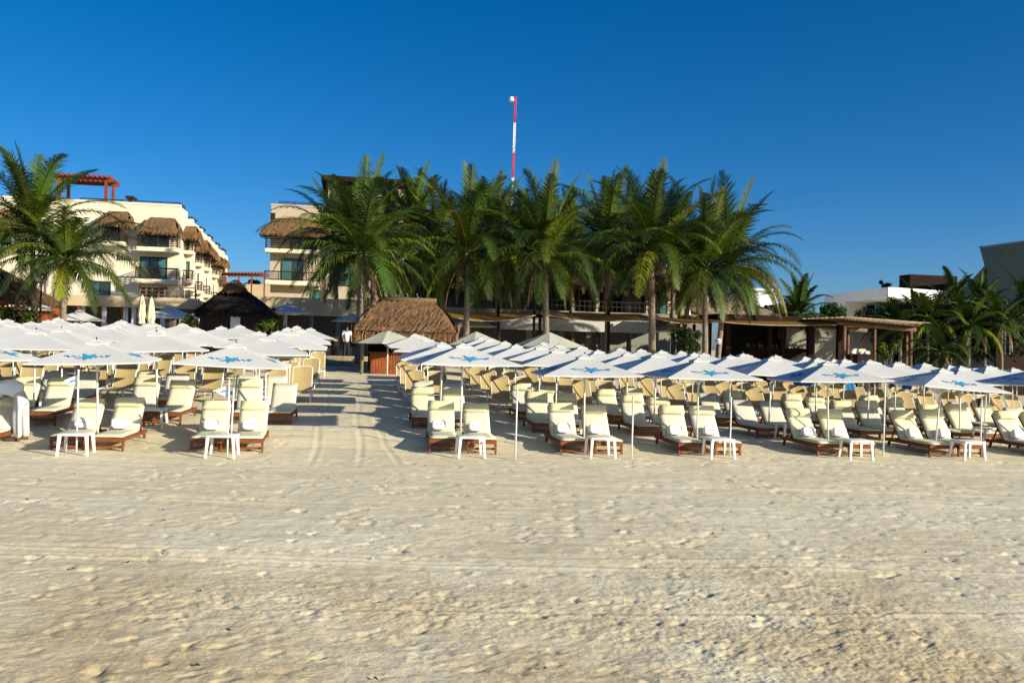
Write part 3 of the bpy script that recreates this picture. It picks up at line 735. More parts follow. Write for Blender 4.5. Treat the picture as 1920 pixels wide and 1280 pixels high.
lm_px('garden_shrub', 'dark green hedge under the thatch at the far left edge', 'shrub', -20, 110, 565, 625, 51, 1600, 42, size=.15, trunk=False, tone=(1.4, 1.3, .8))
for i, (a, b_) in enumerate(((418, 450), (452, 498))):
    lm_px('broadleaf_tree', ('low tree in the gap between the two hotel wings, behind the red pergola', 'dark tree in the gap touching the right hotel wing')[i], 'tree', a, b_, 522, 575, 128, 700, 43+i, size=.5)

# ------------------------------------------------------------------ building helpers (grid frame, extents read on a plane)
def ext(px0, py0, px1, py1, v):
    u0 = onv(px0, (py0+py1)/2, v)[0]; u1 = onv(px1, (py0+py1)/2, v)[0]
    z1 = onv((px0+px1)/2, py0, v)[1]; z0 = onv((px0+px1)/2, py1, v)[1]; return u0, u1, z0, z1
def pbox(mb, px0, py0, px1, py1, v, d, zbase=None, tint=None):
    u0, u1, z0, z1 = ext(px0, py0, px1, py1, v)
    if zbase is not None: z0 = zbase
    mb.box(u0, u1, v, v+d, z0, z1, tint); return u0, u1, z0, z1
def window(root, px0, py0, px1, py1, v, panes=3, glass=None, curtain=True):
    u0, u1, z0, z1 = ext(px0, py0, px1, py1, v); f = MB(); t = .07
    f.box(u0-t, u0+t*.3, v-.06, v+.05, z0, z1); f.box(u1-t*.3, u1+t, v-.06, v+.05, z0, z1)
    f.box(u0-t, u1+t, v-.063, v+.05, z1, z1+t*1.4); f.box(u0-t, u1+t, v-.063, v+.05, z0-t, z0)
    for k in range(1, panes): 
        x = u0+(u1-u0)*k/panes; f.box(x-.035, x+.035, v-.05, v+.04, z0, z1)
    w_ = f.build('window', M_frame, root)
    MB().box(u0, u1, v-.02, v+.02, z0, z1).build('pane', glass or M_glass, w_)
    if curtain:
        c = MB()
        for k in range(panes):
            if (k+int(px0)) % 2: continue
            a = u0+(u1-u0)*k/panes+.06; b_ = u0+(u1-u0)*(k+1)/panes-.06; c.box(a, b_, v-.034, v-.024, z0+.05, z1-.05)
        c.build('curtain', M_curt, w_)
    return w_
def balcony(root, px0, py_rail, py_slab0, py_slab1, px1, v, d=1.5, slabm=None, roundc=False):
    u0, u1, z0, z1 = ext(px0, py_slab0, px1, py_slab1, v); _, _, _, zr = ext(px0, py_rail, px1, py_slab0, v)
    b_ = MB().box(u0, u1, v-.003, v+d, z0, z1).build('balcony', slabm or M_stucco, root)
    r = MB(); h = zr-z1
    for x in (u0+.04, u1-.04): r.box(x-.04, x+.04, v+.02, v+.10, z1, zr)
    n = max(2, int((u1-u0)/1.2))
    for k in range(1, n): x = u0+(u1-u0)*k/n; r.box(x-.035, x+.035, v+.03, v+.09, z1, zr)
    for k in range(5): z = z1+h*(.12+.2*k); r.box(u0, u1, v+.045, v+.075, z, z+h*.07)
    r.box(u0-.02, u1+.02, v+.01, v+.11, zr, zr+.07)
    for k in range(5):
        z = z1+h*(.12+.2*k)
        for x in (u0, u1-.04): r.box(x, x+.04, v+.10, v+d, z, z+h*.07)
    r.build('railing', M_rail, b_)
    return b_
def thatch_hip(mb, u0, u1, v0, v1, ze, zr, ru0, ru1, rv, rs, fringe=True, fl=.3, fw=.10, steps=1, bulge=.12):
    # four slopes with a slightly bulging surface, underside closed, ragged straw skirt
    E = [Vector((u0, v0, ze)), Vector((u1, v0, ze)), Vector((u1, v1, ze)), Vector((u0, v1, ze))]
    A = Vector((ru0, rv, zr)); B = Vector((ru1, rv, zr))
    quads = [(E[0], E[1], B, A), (E[1], E[2], B, B), (E[2], E[3], A, B), (E[3], E[0], A, A)]
    N = 10
    for a, b_, c, d in quads:
        L_ = (b_-a).length; Nu = max(6, int(L_*2.5)); vs = []
        nrm = (b_-a).cross(d-a).normalized()
        for i in range(N+1):
            t = i/N; l = a.lerp(d, t); r = b_.lerp(c, t)
            for j in range(Nu+1):
                p = l.lerp(r, j/Nu); k = bulge*math.sin(math.pi*min(1, t*1.1))
                p = p+nrm*(k+(rs.uniform(-.03, .03) if 0 < i < N and 0 < j < Nu else 0)); vs.append(p)
        fs = []; 
        for i in range(N):
            for j in range(Nu): fs.append((i*(Nu+1)+j, i*(Nu+1)+j+1, (i+1)*(Nu+1)+j+1, (i+1)*(Nu+1)+j))
        for f in fs: 
            g = rs.uniform(.85, 1.15); mb.add([vs[i] for i in f], [(0, 1, 2, 3)], (g, g, g), True)
        if fringe:
            out = Vector((nrm.x, nrm.y, 0)).normalized()
            for k in range(int(L_/fw*2.2)):
                p = a.lerp(b_, rs.random()); e = (b_-a).normalized()*fw*rs.uniform(.3, .8); g = rs.uniform(.6, 1.45)
                up_ = (d-a).normalized()*rs.uniform(.1, .7)
                q = p+up_+nrm*(.05+bulge*math.sin(math.pi*min(1, up_.length/(d-a).length*1.1))); ln = fl*rs.uniform(.5, 1.25)
                mb.add([q-e*.5, q+e*.5, p+e*.4+out*.07+Vector((0, 0, -ln)), p-e*.2+out*.05+Vector((0, 0, -ln*rs.uniform(.7, 1)))], [(0, 1, 2, 3)], (g, g*.97, g*.9))
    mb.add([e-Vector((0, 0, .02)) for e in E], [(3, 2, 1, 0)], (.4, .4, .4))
    # straw tufts over the slopes
    for a, b_, c, d in quads:
        area = (b_-a).length*(d-a).length; nrm = (b_-a).cross(d-a).normalized(); dn = (a-d).normalized()
        for k in range(int(min(area*34, 2600))):
            t = rs.random(); p = a.lerp(d, t).lerp(b_.lerp(c, t), rs.random())+nrm*(bulge*math.sin(math.pi*min(1, t*1.1))+.045)
            e = (b_-a).normalized()*rs.uniform(.012, .04); g = rs.uniform(.55, 1.5); sk = (b_-a).normalized()*rs.uniform(-.05, .05)
            mb.add([p-e, p+e, p+e*.5+dn*.42+nrm*.012+sk, p-e*.5+dn*.42+nrm*.012+sk], [(0, 1, 2, 3)], (g, g*.97, g*.92))
rs0 = random.Random(77)
def awning(root, px0, py_top, px1, py_bot, v, d=1.6, inset=.18, m=None, left_round=False):
    u0, u1, z0, z1 = ext(px0, py_top, px1, py_bot, v); w_ = u1-u0
    mb = MB(); thatch_hip(mb, u0, u1, v-.2, v+d+1.2, z0, z1, u0+w_*inset, u1-w_*inset, v+d*.8, rs0, fl=.22, fw=.14, bulge=.15)
    return mb.build('thatch_awning', m or M_thatch, root)

# ------------------------------------------------------------------ left hotel wing: stepped blocks going up the beach street
ZB = 1.2
def roof_rail(root, px0, px1, pyt, pyb, v, d):
    u0, u1, z0, z1 = ext(px0, pyt, px1, pyb, v); r = MB(); n = max(2, int((u1-u0)/1.3))
    for k in range(n+1): x = u0+(u1-u0)*k/n; r.box(x-.04, x+.04, v+.3, v+.38, z0-.15, z1)
    for z in (z1-.07, (z0+z1)/2): r.box(u0, u1, v+.31, v+.37, z, z+.07)
    for z in (z1-.07, (z0+z1)/2): r.box(u1-.04, u1+.02, v+.38, v+d, z, z+.068)
    r.build('roof_railing', M_rail, root)
V1 = 78
L1 = gthing('hotel_building', 'cream four storey hotel block at the left with thatched balcony awnings and red roof pergola', 'building', onv(200, 600, V1)[0], V1, ZB, 'stepped cream blocks of the left hotel wing')
w1 = MB(); u0, u1, z0, z1 = ext(-150, 387, 336, 600, V1)
zt1 = onv(260, 384, V1)[1]
w1.box(u0, u1, V1, V1+3.2, ZB-1, zt1); w1.box(u0-.02, u1+.04, V1-.05, V1+.25, zt1, zt1+.18)
w1.box(*ext(90, 480, 110, 545, V1)[:2], V1-.25, V1, ZB, zt1-3)
w1.build('wall', M_stucco, L1)
for a in ((268, 426, 316, 463, 4), (264, 484, 312, 522, 3), (263, 538, 311, 556, 3), (168, 529, 206, 556, 2), (196, 428, 224, 452, 2)): window(L1, a[0], a[1], a[2], a[3], V1, a[4])
balcony(L1, 256, 443, 463, 471, 333, V1-1.5); balcony(L1, 253, 503, 523, 531, 332, V1-1.5)
balcony(L1, 190, 434, 452, 459, 232, V1-1.3, 1.3)
awning(L1, 262, 404, 334, 436, V1-1.7); awning(L1, 186, 392, 243, 421, V1-1.7)
awning(L1, -60, 388, 34, 425, V1-1.7)
window(L1, -30, 425, 20, 455, V1, 3); balcony(L1, -50, 440, 460, 468, 28, V1-1.4, 1.4)
roof_rail(L1, 150, 336, 374, 384, V1, 2.8)
# roof pergola
pg = MB(); a0 = ext(112, 335, 203, 372, V1+1)
for x in (a0[0]+.1, a0[1]-.1):
    for y in (V1+.6, V1+2.8): pg.box(x-.11, x+.11, y, y+.22, zt1-.1, a0[3]-.2)
for y in (V1+.6, V1+2.8): pg.box(a0[0]-.5, a0[1]+.4, y-.02, y+.24, a0[3]-.22, a0[3]+.05)
for k in range(12): x = a0[0]-.3+(a0[1]-a0[0]+.5)*k/11; pg.box(x-.06, x+.06, V1+.1, V1+3.4, a0[3]+.05, a0[3]+.25)
pg.build('roof_pergola', M_red, L1)
pb = MB(); pbox(pb, 235, 367, 250, 372, V1+.5, 1.5); pbox(pb, 241, 372, 245, 384, V1+.6, .3); pb.build('roof_chair', M_rail, L1)
prev = 336
specs = [(81, 359, 414, 332, 371, 420, 446), (84, 376, 432, 350, 393, 447, 470), (87, 391, 447, 372, 402, 462, 480), (90, 405, 462, 388, 416, 478, 494), (93, 417, 473, 400, 423, 482, 498)]
for i, (v, pe, pt, ax0, ax1, ay0, ay1) in enumerate(specs):
    rt = gthing('hotel_building', ('second', 'third', 'fourth', 'fifth', 'farthest')[i]+' stepped cream hotel block counted from the left one, with a thatch awning', 'building', onv(pe-20, 600, v)[0], v, ZB, 'stepped cream blocks of the left hotel wing')
    ub, ue, _, zt = ext(pe-95, pt, pe, 600, v); m = MB(); m.box(ub, ue, v+.01, v+3.2, ZB-1, zt); m.box(ub, ue+.05, v-.06, v+.3, zt, zt+.25); m.build('wall', M_stucco, rt)
    k = V1/v; sw = (pe-prev)
    for j, fy in enumerate((0, 52, 104)):
        y0 = ay1-8+(fy*k*1.08); wd = 14*k
        window(rt, pe-wd-6, y0, pe-5, y0+30*k, v, 2)
        balcony(rt, pe-wd-9, y0+16*k, y0+33*k, y0+39*k, min(ax1, pe+3)-1, v-1.4, 1.4)
    awning(rt, ax0, ay0, ax1, ay1, v-1.8, inset=.2)
    roof_rail(rt, pe-26, pe, pt-9, pt-2, v, 2.8)
    prev = pe
# distant red pergola and low white wall in the gap
g = gthing('roof_pergola', 'red wooden pergola seen between the two hotel wings', 'pergola', onv(455, 520, 90)[0], 90, onv(455, 545, 90)[1])
m = MB(); pbox(m, 415, 513, 500, 518, 90, .25); pbox(m, 415, 513, 500, 518, 94, .25)
for px in (422, 446, 470, 494): pbox(m, px, 518, px+2.5, 560, 90.02, .2)
m.build('beam_frame', M_red, g)
m = MB()
for k in range(14): px = 417+k*6; e = ext(px, 511, px+1.6, 513, 90); m.box(e[0], e[1], 89.5, 95, e[2]+.02, e[3]+.05)
m.build('rafters', M_red, g)
g = gthing('garden_wall', 'pale low wall below the red pergola in the gap between the wings', 'wall', onv(455, 560, 92)[0], 92)
m = MB(); pbox(m, 405, 532, 505, 600, 92, .4, ZB-1); m.build('wall', M_stucco2, g)

# ------------------------------------------------------------------ middle hotel wing
V2 = 98
L2 = gthing('hotel_building', 'cream hotel wing with curved thatched balcony awning behind the left palms of the row', 'building', onv(600, 600, V2)[0], V2, ZB)
m = MB(); u0, u1, z0, z1 = ext(506, 388, 612, 600, V2); m.box(u0, u1, V2, V2+16, ZB-1, z1); m.box(u0-.04, u1, V2-.06, V2+.2, z1, z1+.2)
u2, u3, _, z2 = ext(606, 352, 765, 600, V2); m.box(u1+.0, u3, V2-.4, V2+15, ZB-1, z2)
m.build('wall', M_stucco3, L2)
m = MB(); e = ext(602, 334, 770, 342, V2-1.2); m.box(e[0], e[1], V2-1.6, V2+15.5, e[2], e[3])
for px in (612, 660, 716, 762): q = ext(px, 342, px+4, 356, V2-.8); m.box(q[0], q[1], V2-.9, V2-.6, q[2]-.2, e[2])
m.build('roof_canopy', M_brownw, L2)
for a in ((545, 445, 590, 470, 3), (528, 486, 568, 526, 2), (612, 452, 660, 475, 3), (620, 500, 660, 535, 3), (700, 372, 745, 395, 3), (690, 560, 704, 596, 1), (582, 545, 600, 575, 1)): window(L2, a[0], a[1], a[2], a[3], V2-(.4 if a[0] > 600 else 0), a[4])
balcony(L2, 497, 449, 467, 474, 600, V2-1.6, 1.6); balcony(L2, 495, 510, 526, 534, 600, V2-1.6, 1.6)
balcony(L2, 640, 395, 408, 414, 760, V2-1.9, 1.5)
awning(L2, 488, 406, 620, 440, V2-1.9, 2.2, inset=.22)
roof_rail(L2, 524, 606, 378, 386, V2, 9); 
rr = MB(); pbox(rr, 507, 399, 516, 412, V2-.3, .08); rr.build('terrace_box', M_rail, L2)

# low terrace walls and shaded plaza structures
g = gthing('terrace_wall', 'long beige parapet wall left of the thatched bar, half in sun', 'wall', onv(590, 600, 64)[0], 64)
m = MB(); e = pbox(m, 472, 559, 720, 592, 64, .5)[:4]; m.build('wall', M_awn, g)
m = MB()
for px in (480, 530, 580, 630, 690): q = ext(px, 592, px+7, 660, 64); m.box(q[0], q[1], 64.03, 64.4, ZB-.3, e[2])
m.build('pillar', M_grey, g)
m = MB(); q = ext(470, 594, 725, 660, 67.5); m.box(q[0], q[1], 67.5, 67.8, ZB-.3, e[2]); m.build('back_wall', M_grey, g)
m = MB(); m.box(e[0], e[1], 64.5, 67.9, e[2]-.01, e[2]+.15); m.build('ceiling_slab', M_grey, g)
g = gthing('terrace_pavilion', 'long flat beige canvas roofed pavilion with red posts in front of the left hotel', 'pavilion', onv(250, 600, 60)[0], 60)
m = MB(); e = ext(-40, 553, 372, 578, 60); m.box(e[0], e[1], 60, 60.6, e[2]+.15, e[3]); m.box(e[0], e[1], 60.6, 66, e[3]-.3, e[3]-.1); m.build('canvas_roof', M_awn, g)
m = MB()
for px in (112, 143, 183, 224, 262, 330): q = ext(px, 578, px+3.4, 640, 60); m.box(q[0], q[1], 60.1, 60.35, ZB, e[2]+.16)
m.build('posts', M_red, g)
m = MB()
for px in (150, 190, 230, 246, 300): q = ext(px, 578, px+9, 640, 60.5); m.box(q[0], q[1], 60.5, 60.56, ZB, e[2]+.2)
m.build('white_curtains', M_towel, g)
m = MB(); q = ext(60, 578, 372, 640, 66); m.box(q[0], q[1], 65.8, 66, ZB, e[3]-.3); m.build('back_wall', M_grey, g)
m = MB(); r = ext(264, 545, 368, 558, 61)
for k in range(10): x = r[0]+(r[1]-r[0])*k/9; m.box(x-.05, x+.05, 60.7, 60.8, e[3]-.1, r[3]+.1)
for z in (.25, .6, .95): m.box(r[0], r[1], 60.72, 60.78, e[3]+z*.7, e[3]+z*.7+.06)
m.build('roof_railing', M_pwood, g)
# stairway at the aisle's end
for k in range(4):
    v = 46.5+k*1.1; x0, x1 = -1.6, 2.1; g = gthing('stone_step', ('lowest', 'second', 'third', 'topmost')[k]+' broad pale stone step at the end of the sand aisle', 'step', .3, v, None, 'broad steps at the end of the aisle')
    z = gzg(.3, v); MB().rbox(x0, x1, v, v+1.08, z-.3, z+.14+.1*k, .02).build('step_block', M_plank, g)
# left thatch at the edge
g = gthing('thatched_shelter', 'brown thatched shelter roof cut by the left edge of the picture', 'shelter', onv(-20, 600, 54)[0], 54)
m = MB(); e = ext(-190, 476, 58, 562, 54); thatch_hip(m, e[0], e[1], 53, 60, e[2], e[3], e[0]+3.4, e[1]-3.6, 56.5, rs0, fl=.25); m.build('thatch_roof', M_thatch, g)
m = MB()
for x in (e[0]+.4, (e[0]+e[1])/2, e[1]-.4): m.tube([(x, 53.4, gzg(x, 53)-.2), (x, 53.4, e[2]+.1)], .09, 8); m.tube([(x, 59.4, 1.5), (x, 59.4, e[2]+.1)], .09, 8)
m.build('posts', M_pwood, g)
m = MB(); q = ext(-60, 575, 120, 612, 55.5); m.box(q[0], q[1], 55.5, 55.7, ZB, q[3]); m.build('low_wall', M_counter, g)

# dark kiosk
def kiosk(): 
    v = 55; g = gthing('thatched_kiosk', 'dark hip roofed thatched kiosk with a lit white doorway, left of the aisle', 'kiosk', onv(436, 620, v)[0], v)
    e = ext(364, 586, 508, 626, v); r = ext(418, 520, 462, 586, v+2.5)
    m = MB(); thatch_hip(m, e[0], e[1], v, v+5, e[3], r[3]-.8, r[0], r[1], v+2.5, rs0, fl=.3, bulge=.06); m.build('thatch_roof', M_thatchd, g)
    m = MB(); c = ext(421, 524, 460, 545, v+2.2); thatch_hip(m, c[0], c[1], v+1.5, v+3.5, c[2], c[3], c[0]+.5, c[1]-.5, v+2.5, rs0, fl=.2, bulge=.05); m.build('roof_cap', M_thatch, g)
    q = ext(374, 590, 498, 626, v+.5); z0 = gzg(q[0], v)-.2; m = MB(); d = ext(432, 593, 450, 626, v+.5)
    m.box(q[0], d[0], v+.5, v+4.5, z0, e[3]); m.box(d[1], q[1], v+.5, v+4.5, z0, e[3]); m.box(d[0], d[1], v+.502, v+4.5, d[3], e[3]-.002)
    m.build('wall', M_rail, g)
    MB().box(d[0], d[1], v+.47, v+.55, z0, d[3]-.01).build('doorway', M_white, g)
kiosk()

# thatched beach bar
def beach_bar():
    v = 40.3; g = gthing('thatched_bar', 'brown thatched beach bar with an orange wooden counter beside the aisle', 'beach bar', onv(765, 660, v)[0], v)
    e = ext(664, 560, 857, 621, v); rd = ext(716, 564, 812, 600, v+2.4)
    m = MB(); thatch_hip(m, e[0], e[1], v, v+4.8, e[2], rd[3], rd[0], rd[1], v+2.4, rs0, fl=.5, fw=.035, bulge=.2); 
    mid = .3
    m.build('thatch_roof', M_thatch, g)
    m = MB(); m.tube([(rd[0]-.15, v+2.4, rd[3]+.03), (rd[1]+.15, v+2.4, rd[3]+.03)], .13, 8, tint=(.8, .8, .8)); m.build('ridge_cap', M_thatch, g)
    c = ext(694, 655, 830, 696, v+.8); zg = gzg(c[0], v)-.1; 
    m = MB(); n = 26
    m.box(c[0], c[1], v+.85, v+3.9, zg, zg+1.05)
    for k in range(n): x = c[0]+(c[1]-c[0])*k/n; m.box(x+.005, x+(c[1]-c[0])/n-.01, v+.80, v+.86, zg, zg+1.05)
    m.build('counter', M_counter, g)
    MB().rbox(c[0]-.12, c[1]+.12, v+.62, v+1.2, zg+1.053, zg+1.11, .015).build('counter_top', M_wood, g)
    for x in (e[0]+.38, e[1]-.45):
        for y in (v+.45, v+4.4):
            MB().tube([(x, y, zg-.2), (x+.02, y, zg+1.5), (x, y, e[2]+.15)], .075, 8).build('post', M_bark, g)
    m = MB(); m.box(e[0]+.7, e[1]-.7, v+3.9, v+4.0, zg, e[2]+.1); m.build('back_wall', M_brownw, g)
beach_bar()

# ------------------------------------------------------------------ central dark pavilion behind the palms
def pavilion():
    v = 63; g = gthing('restaurant_building', 'shaded two storey restaurant with dark thatch roof and glazed terrace behind the palm row', 'building', onv(1010, 620, v)[0], v)
    e = ext(705, 420, 1318, 536, v)
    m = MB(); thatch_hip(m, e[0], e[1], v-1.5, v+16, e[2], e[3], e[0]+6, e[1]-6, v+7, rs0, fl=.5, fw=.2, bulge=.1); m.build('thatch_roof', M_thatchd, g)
    s = ext(780, 583, 1300, 592, v); m = MB(); m.box(s[0], s[1], v-1, v+12, s[2], s[3]); m.build('terrace_slab', M_grey, g)
    q = ext(790, 520, 1285, 583, v+3); m = MB(); m.box(q[0], q[1], v+3.2, v+3.4, s[3], e[2]+.1); m.build('dark_glazing', M_glass, g)
    m = MB()
    for px in (930, 948, 1002, 1062, 1086, 1109, 1134, 1168, 1186, 1203): 
        r = ext(px, 520, px+2.2, 583, v+2.4); m.box(r[0], r[1], v+2.6, v+2.75, s[3], e[2]+.1)
    m.build('mullions', M_grey, g)
    for px in (1118, 1212, 1252):
        r = ext(px, 530, px+6, 583, v); m = MB(); m.box(r[0], r[1], v, v+.35, s[3], e[2]+.1); m.build('column', M_stucco2, g)
    r = ext(1238, 545, 1262, 592, v+1); m = MB(); m.box(r[0], r[1], v+1, v+1.1, s[3], r[3]); m.build('teal_curtain', M_curt, g)
    r = ext(1168, 540, 1204, 583, v+2); m = MB(); m.box(r[0], r[1], v+2.2, v+2.3, s[3], r[3]); m.build('lit_window', M_curt, g)
    r = ext(1272, 540, 1330, 600, v+1); m = MB(); m.box(r[0], r[1], v+1, v+7, s[3], r[3]); m.build('white_side_wall', M_white, g)
    m = MB(); n = 60; zr = ext(900, 563, 1200, 583, v-1)[3]
    for k in range(n+1): x = s[0]+(s[1]-s[0])*k/n; m.box(x-.02, x+.02, v-.9, v-.86, s[3], zr)
    for z in (zr, (zr+s[3])/2): m.box(s[0], s[1], v-.92, v-.85, z, z+.05)
    m.build('terrace_railing', M_rail, g)
    f = ext(935, 598, 1228, 621, v-2); m = MB(); m.box(f[0], f[1], v-2.2, v-2, f[2], f[3]); m.build('canvas_fascia', M_fascia, g)
    m = MB(); m.box(f[0], f[1], v-2, v+2, f[3]-.05, f[3]-.01); m.build('canvas_ceiling', M_awn, g)
    m = MB()
    for px, w_ in ((985, 12), (1046, 10), (1098, 10), (1124, 14), (1226, 8)): r = ext(px, 621, px+w_, 680, v-1.5); m.box(r[0], r[1], v-1.6, v-1.2, ZB, f[2]+.2)
    m.build('ground_floor_pillars', M_grey, g)
    b = ext(740, 600, 1330, 690, v+2.5); m = MB(); m.box(b[0], b[1], v+2.9, v+3.15, ZB, s[2]); m.build('back_wall', M_grey, g)
    lg = ext(1300, 600, 1400, 690, v+2.4)
pavilion()
# dark posts carrying shade cloths
for i, (px, py0, wd) in enumerate(((933, 560, 5), (1000, 582, 5), (1011, 582, 5), (1140, 560, 6), (1327, 590, 3))):
    v = 52+i*.3; r = ext(px-wd/2, py0, px+wd/2, 680, v); g = gthing('timber_post', ('dark timber post between the second and third front palms', 'left one of two close dark posts left of the mast palm trunk', 'right one of two close dark posts beside the palm trunk', 'stout dark timber post right of the white fascia start', 'slim pale bamboo pole beside the twin palm trunks')[i], 'post', (r[0]+r[1])/2, v)
    z0 = gzg(r[0], v)-.2; m = MB(); m.tube([((r[0]+r[1])/2, v, z0), ((r[0]+r[1])/2+.05, v, (z0+r[3])/2), ((r[0]+r[1])/2, v, r[3])], (r[1]-r[0])/2, 8); m.build('shaft', M_brownw if i < 4 else M_plank, g)
def shade_cloth(label, px0, py0, px1, py1, v, depth, sag, thick_py):
    a = onv(px0, py0, v); b_ = onv(px1, py1, v); z_t = abs(onv(px0, py0, v)[1]-onv(px0, py0+thick_py, v)[1])
    g = gthing('shade_cloth', label, 'shade cloth', (a[0]+b_[0])/2, v, (a[1]+b_[1])/2, 'brown shade cloths stretched behind the palms')
    n = 14; m = MB(); vs = []
    for i in range(n+1):
        t = i/n
        for j in range(6):
            s_ = j/5; vs.append((a[0]+(b_[0]-a[0])*t, v+depth*s_, a[1]+(b_[1]-a[1])*t-sag*math.sin(math.pi*t)-z_t*(1-s_)**2*(.55+.45*math.sin(math.pi*t))+(a[1]-3)*depth*s_/v))
    m.add(vs, [(i*6+j, i*6+j+1, (i+1)*6+j+1, (i+1)*6+j) for i in range(n) for j in range(5)], None, True)
    m.build('cloth_sheet', M_shade, g)
    m = MB(); m.tube([(vs[i*6][0], vs[i*6][1], vs[i*6][2]) for i in range(n+1)], .03, 5); m.build('edge_rope', M_plank, g)
shade_cloth('yellow brown shade cloth from the thatched bar to the two close dark posts', 828, 583, 1004, 583, 51, 3, .12, 15)
shade_cloth('brown shade cloth sagging behind the mast palm trunk toward the thick palm', 1014, 581, 1222, 589, 51, 3, .08, 14)
shade_cloth('brown shade cloth from the thick palm trunk to the wooden roof on the right', 1224, 590, 1340, 598, 50, 3, .08, 10)
shade_cloth('long olive brown shade cloth strip under the wooden roof right of the twin palms', 1338, 598, 1580, 603, 49.5, 4, .05, 8)

# ------------------------------------------------------------------ right wooden structures
g = gthing('pole_roof_shelter', 'shelter with a sloping roof of bleached canes behind the twin palm trunks', 'shelter', onv(1390, 620, 55)[0], 55)
e = ext(1292, 560, 1482, 600, 55); m = MB(); n = 46
for k in range(n):
    t = k/n; x0 = e[0]+(e[1]-e[0])*t; sk = -1.4
    xt = e[0]+(e[1]-e[0])*(.14+.62*t)
    m.bar((x0, 54.5, e[2]), (xt+.2, 57.8, e[3]-.02*(k % 3)), .11, .07)
m.build('cane_roof', M_plank, g)
m = MB(); m.add([(e[0]+.05, 54.6, e[2]-.08), (e[1]-.05, 54.6, e[2]-.08), (e[0]+(e[1]-e[0])*.75, 57.8, e[3]-.12), (e[0]+(e[1]-e[0])*.16, 57.8, e[3]-.12)], [(0, 1, 2, 3)]); m.build('roof_underlay', M_brownw, g)
m = MB()
for px in (1300, 1362, 1470): q = ext(px, 600, px+4, 680, 54.8); m.box(q[0], q[1], 54.8, 55, ZB-.5, e[2]-.02); m.box(q[0], q[1], 57.6, 57.8, ZB-.5, e[3]-.2)
m.build('posts', M_brownw, g)
g = gthing('wooden_pavilion', 'long low wooden bar pavilion with flat dark roof right of the twin palms', 'pavilion', onv(1480, 640, 52)[0], 52)
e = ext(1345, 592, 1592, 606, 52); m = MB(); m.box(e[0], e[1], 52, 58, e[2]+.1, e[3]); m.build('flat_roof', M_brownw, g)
m = MB()
for px, w_ in ((1362, 8), (1442, 6), (1466, 5), (1516, 9), (1572, 10)): q = ext(px, 606, px+w_, 680, 52.2); m.box(q[0], q[1], 52.2, 52.5, ZB-.6, e[2]+.11)
m.build('posts', M_brownw, g)
m = MB(); 
for a, b_ in ((1472, 1512), (1528, 1568), (1590, 1640)): q = ext(a, 614, b_, 690, 56); m.box(q[0], q[1], 56, 56.2, ZB-.6, q[3])
m.build('grey_wall_panels', M_grey, g)
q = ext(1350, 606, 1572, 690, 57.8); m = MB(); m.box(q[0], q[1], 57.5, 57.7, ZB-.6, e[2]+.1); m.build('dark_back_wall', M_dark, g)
q = ext(1400, 652, 1510, 690, 53.5); m = MB(); m.rbox(q[0], q[1], 53.3, 54, ZB-.5, q[3], .03); m.build('bar_counter', M_brownw, g)
m = MB(); rb = random.Random(3)
for k in range(26): x = q[0]+(q[1]-q[0])*rb.random(); h = rb.uniform(.15, .3); m.lathe([(.04, 0), (.04, h*.65), (.015, h*.8), (.015, h)], 6, (x, 53.5+rb.random()*.3, q[3]))
m.build('bar_bottles', M_curt, g)
# pergola at its right end
g = gthing('timber_pergola', 'timber pergola with bleached plank edge and round posts at the right end of the bar', 'pergola', onv(1650, 640, 49)[0], 49)
v0, v1 = 47.5, 53
eL = onv(1578, 590, v0); eR = onv(1712, 603, v0)
zt = (eL[1]+eR[1])/2; 
for y in (v0+.2, v1-.2): m = MB(); m.tube([(eL[0]-.1, y, eL[1]-.45), (eR[0]+.3, y, eR[1]-.45)], .13, 8); m.build('main_beam', M_pwood, g)
m = MB(); n = 26
for k in range(n):
    t = k/(n-1); x = eL[0]+(eR[0]-eL[0])*t; m.bar((x, v0-.5, eL[1]+(eR[1]-eL[1])*t-.24), (x, v1+.3, eL[1]+(eR[1]-eL[1])*t-.18), .12, .08)
m.build('rafters', M_pwood, g)
m = MB(); n = 12
for k in range(n):
    y = v0-.45+k*(v1-v0+.6)/(n-1); m.bar((eL[0]-.1+.1*rb.random(), y, eL[1]-.13+.02*rb.random()), (eR[0]+.4+.4*rb.random(), y, eR[1]-.10+.03*rb.random()), .22, .05)
m.build('roof_planks', M_plank, g)
for px, y in ((1583, v0+.2), (1708, v0+.2), (1640, v1-.2), (1700, v1-.2), (1590, v1-.2)):
    a = onv(px, 620, y); zz = gzg(a[0], y)-.3
    MB().tube([(a[0], y, zz), (a[0]+.03, y, zz+1.4), (a[0], y, eL[1]+(eR[1]-eL[1])*max(0, min(1, (px-1578)/134))-.5)], [.12, .105, .1], 9).build('post', M_pwood, g)
m = MB(); q0 = onv(1590, 612, v0+1); q1 = onv(1700, 618, v0+1); m.add([(q0[0], v0+1, q0[1]), (q1[0], v0+1, q1[1]), (q1[0], v0+3.5, q1[1]+.15), (q0[0], v0+3.5, q0[1]+.15), (q0[0], v0+1, q0[1]+.12), (q1[0], v0+1, q1[1]+.12)], [(0, 1, 2, 3), (0, 4, 5, 1)]); m.build('white_awning_strip', M_awn, g)
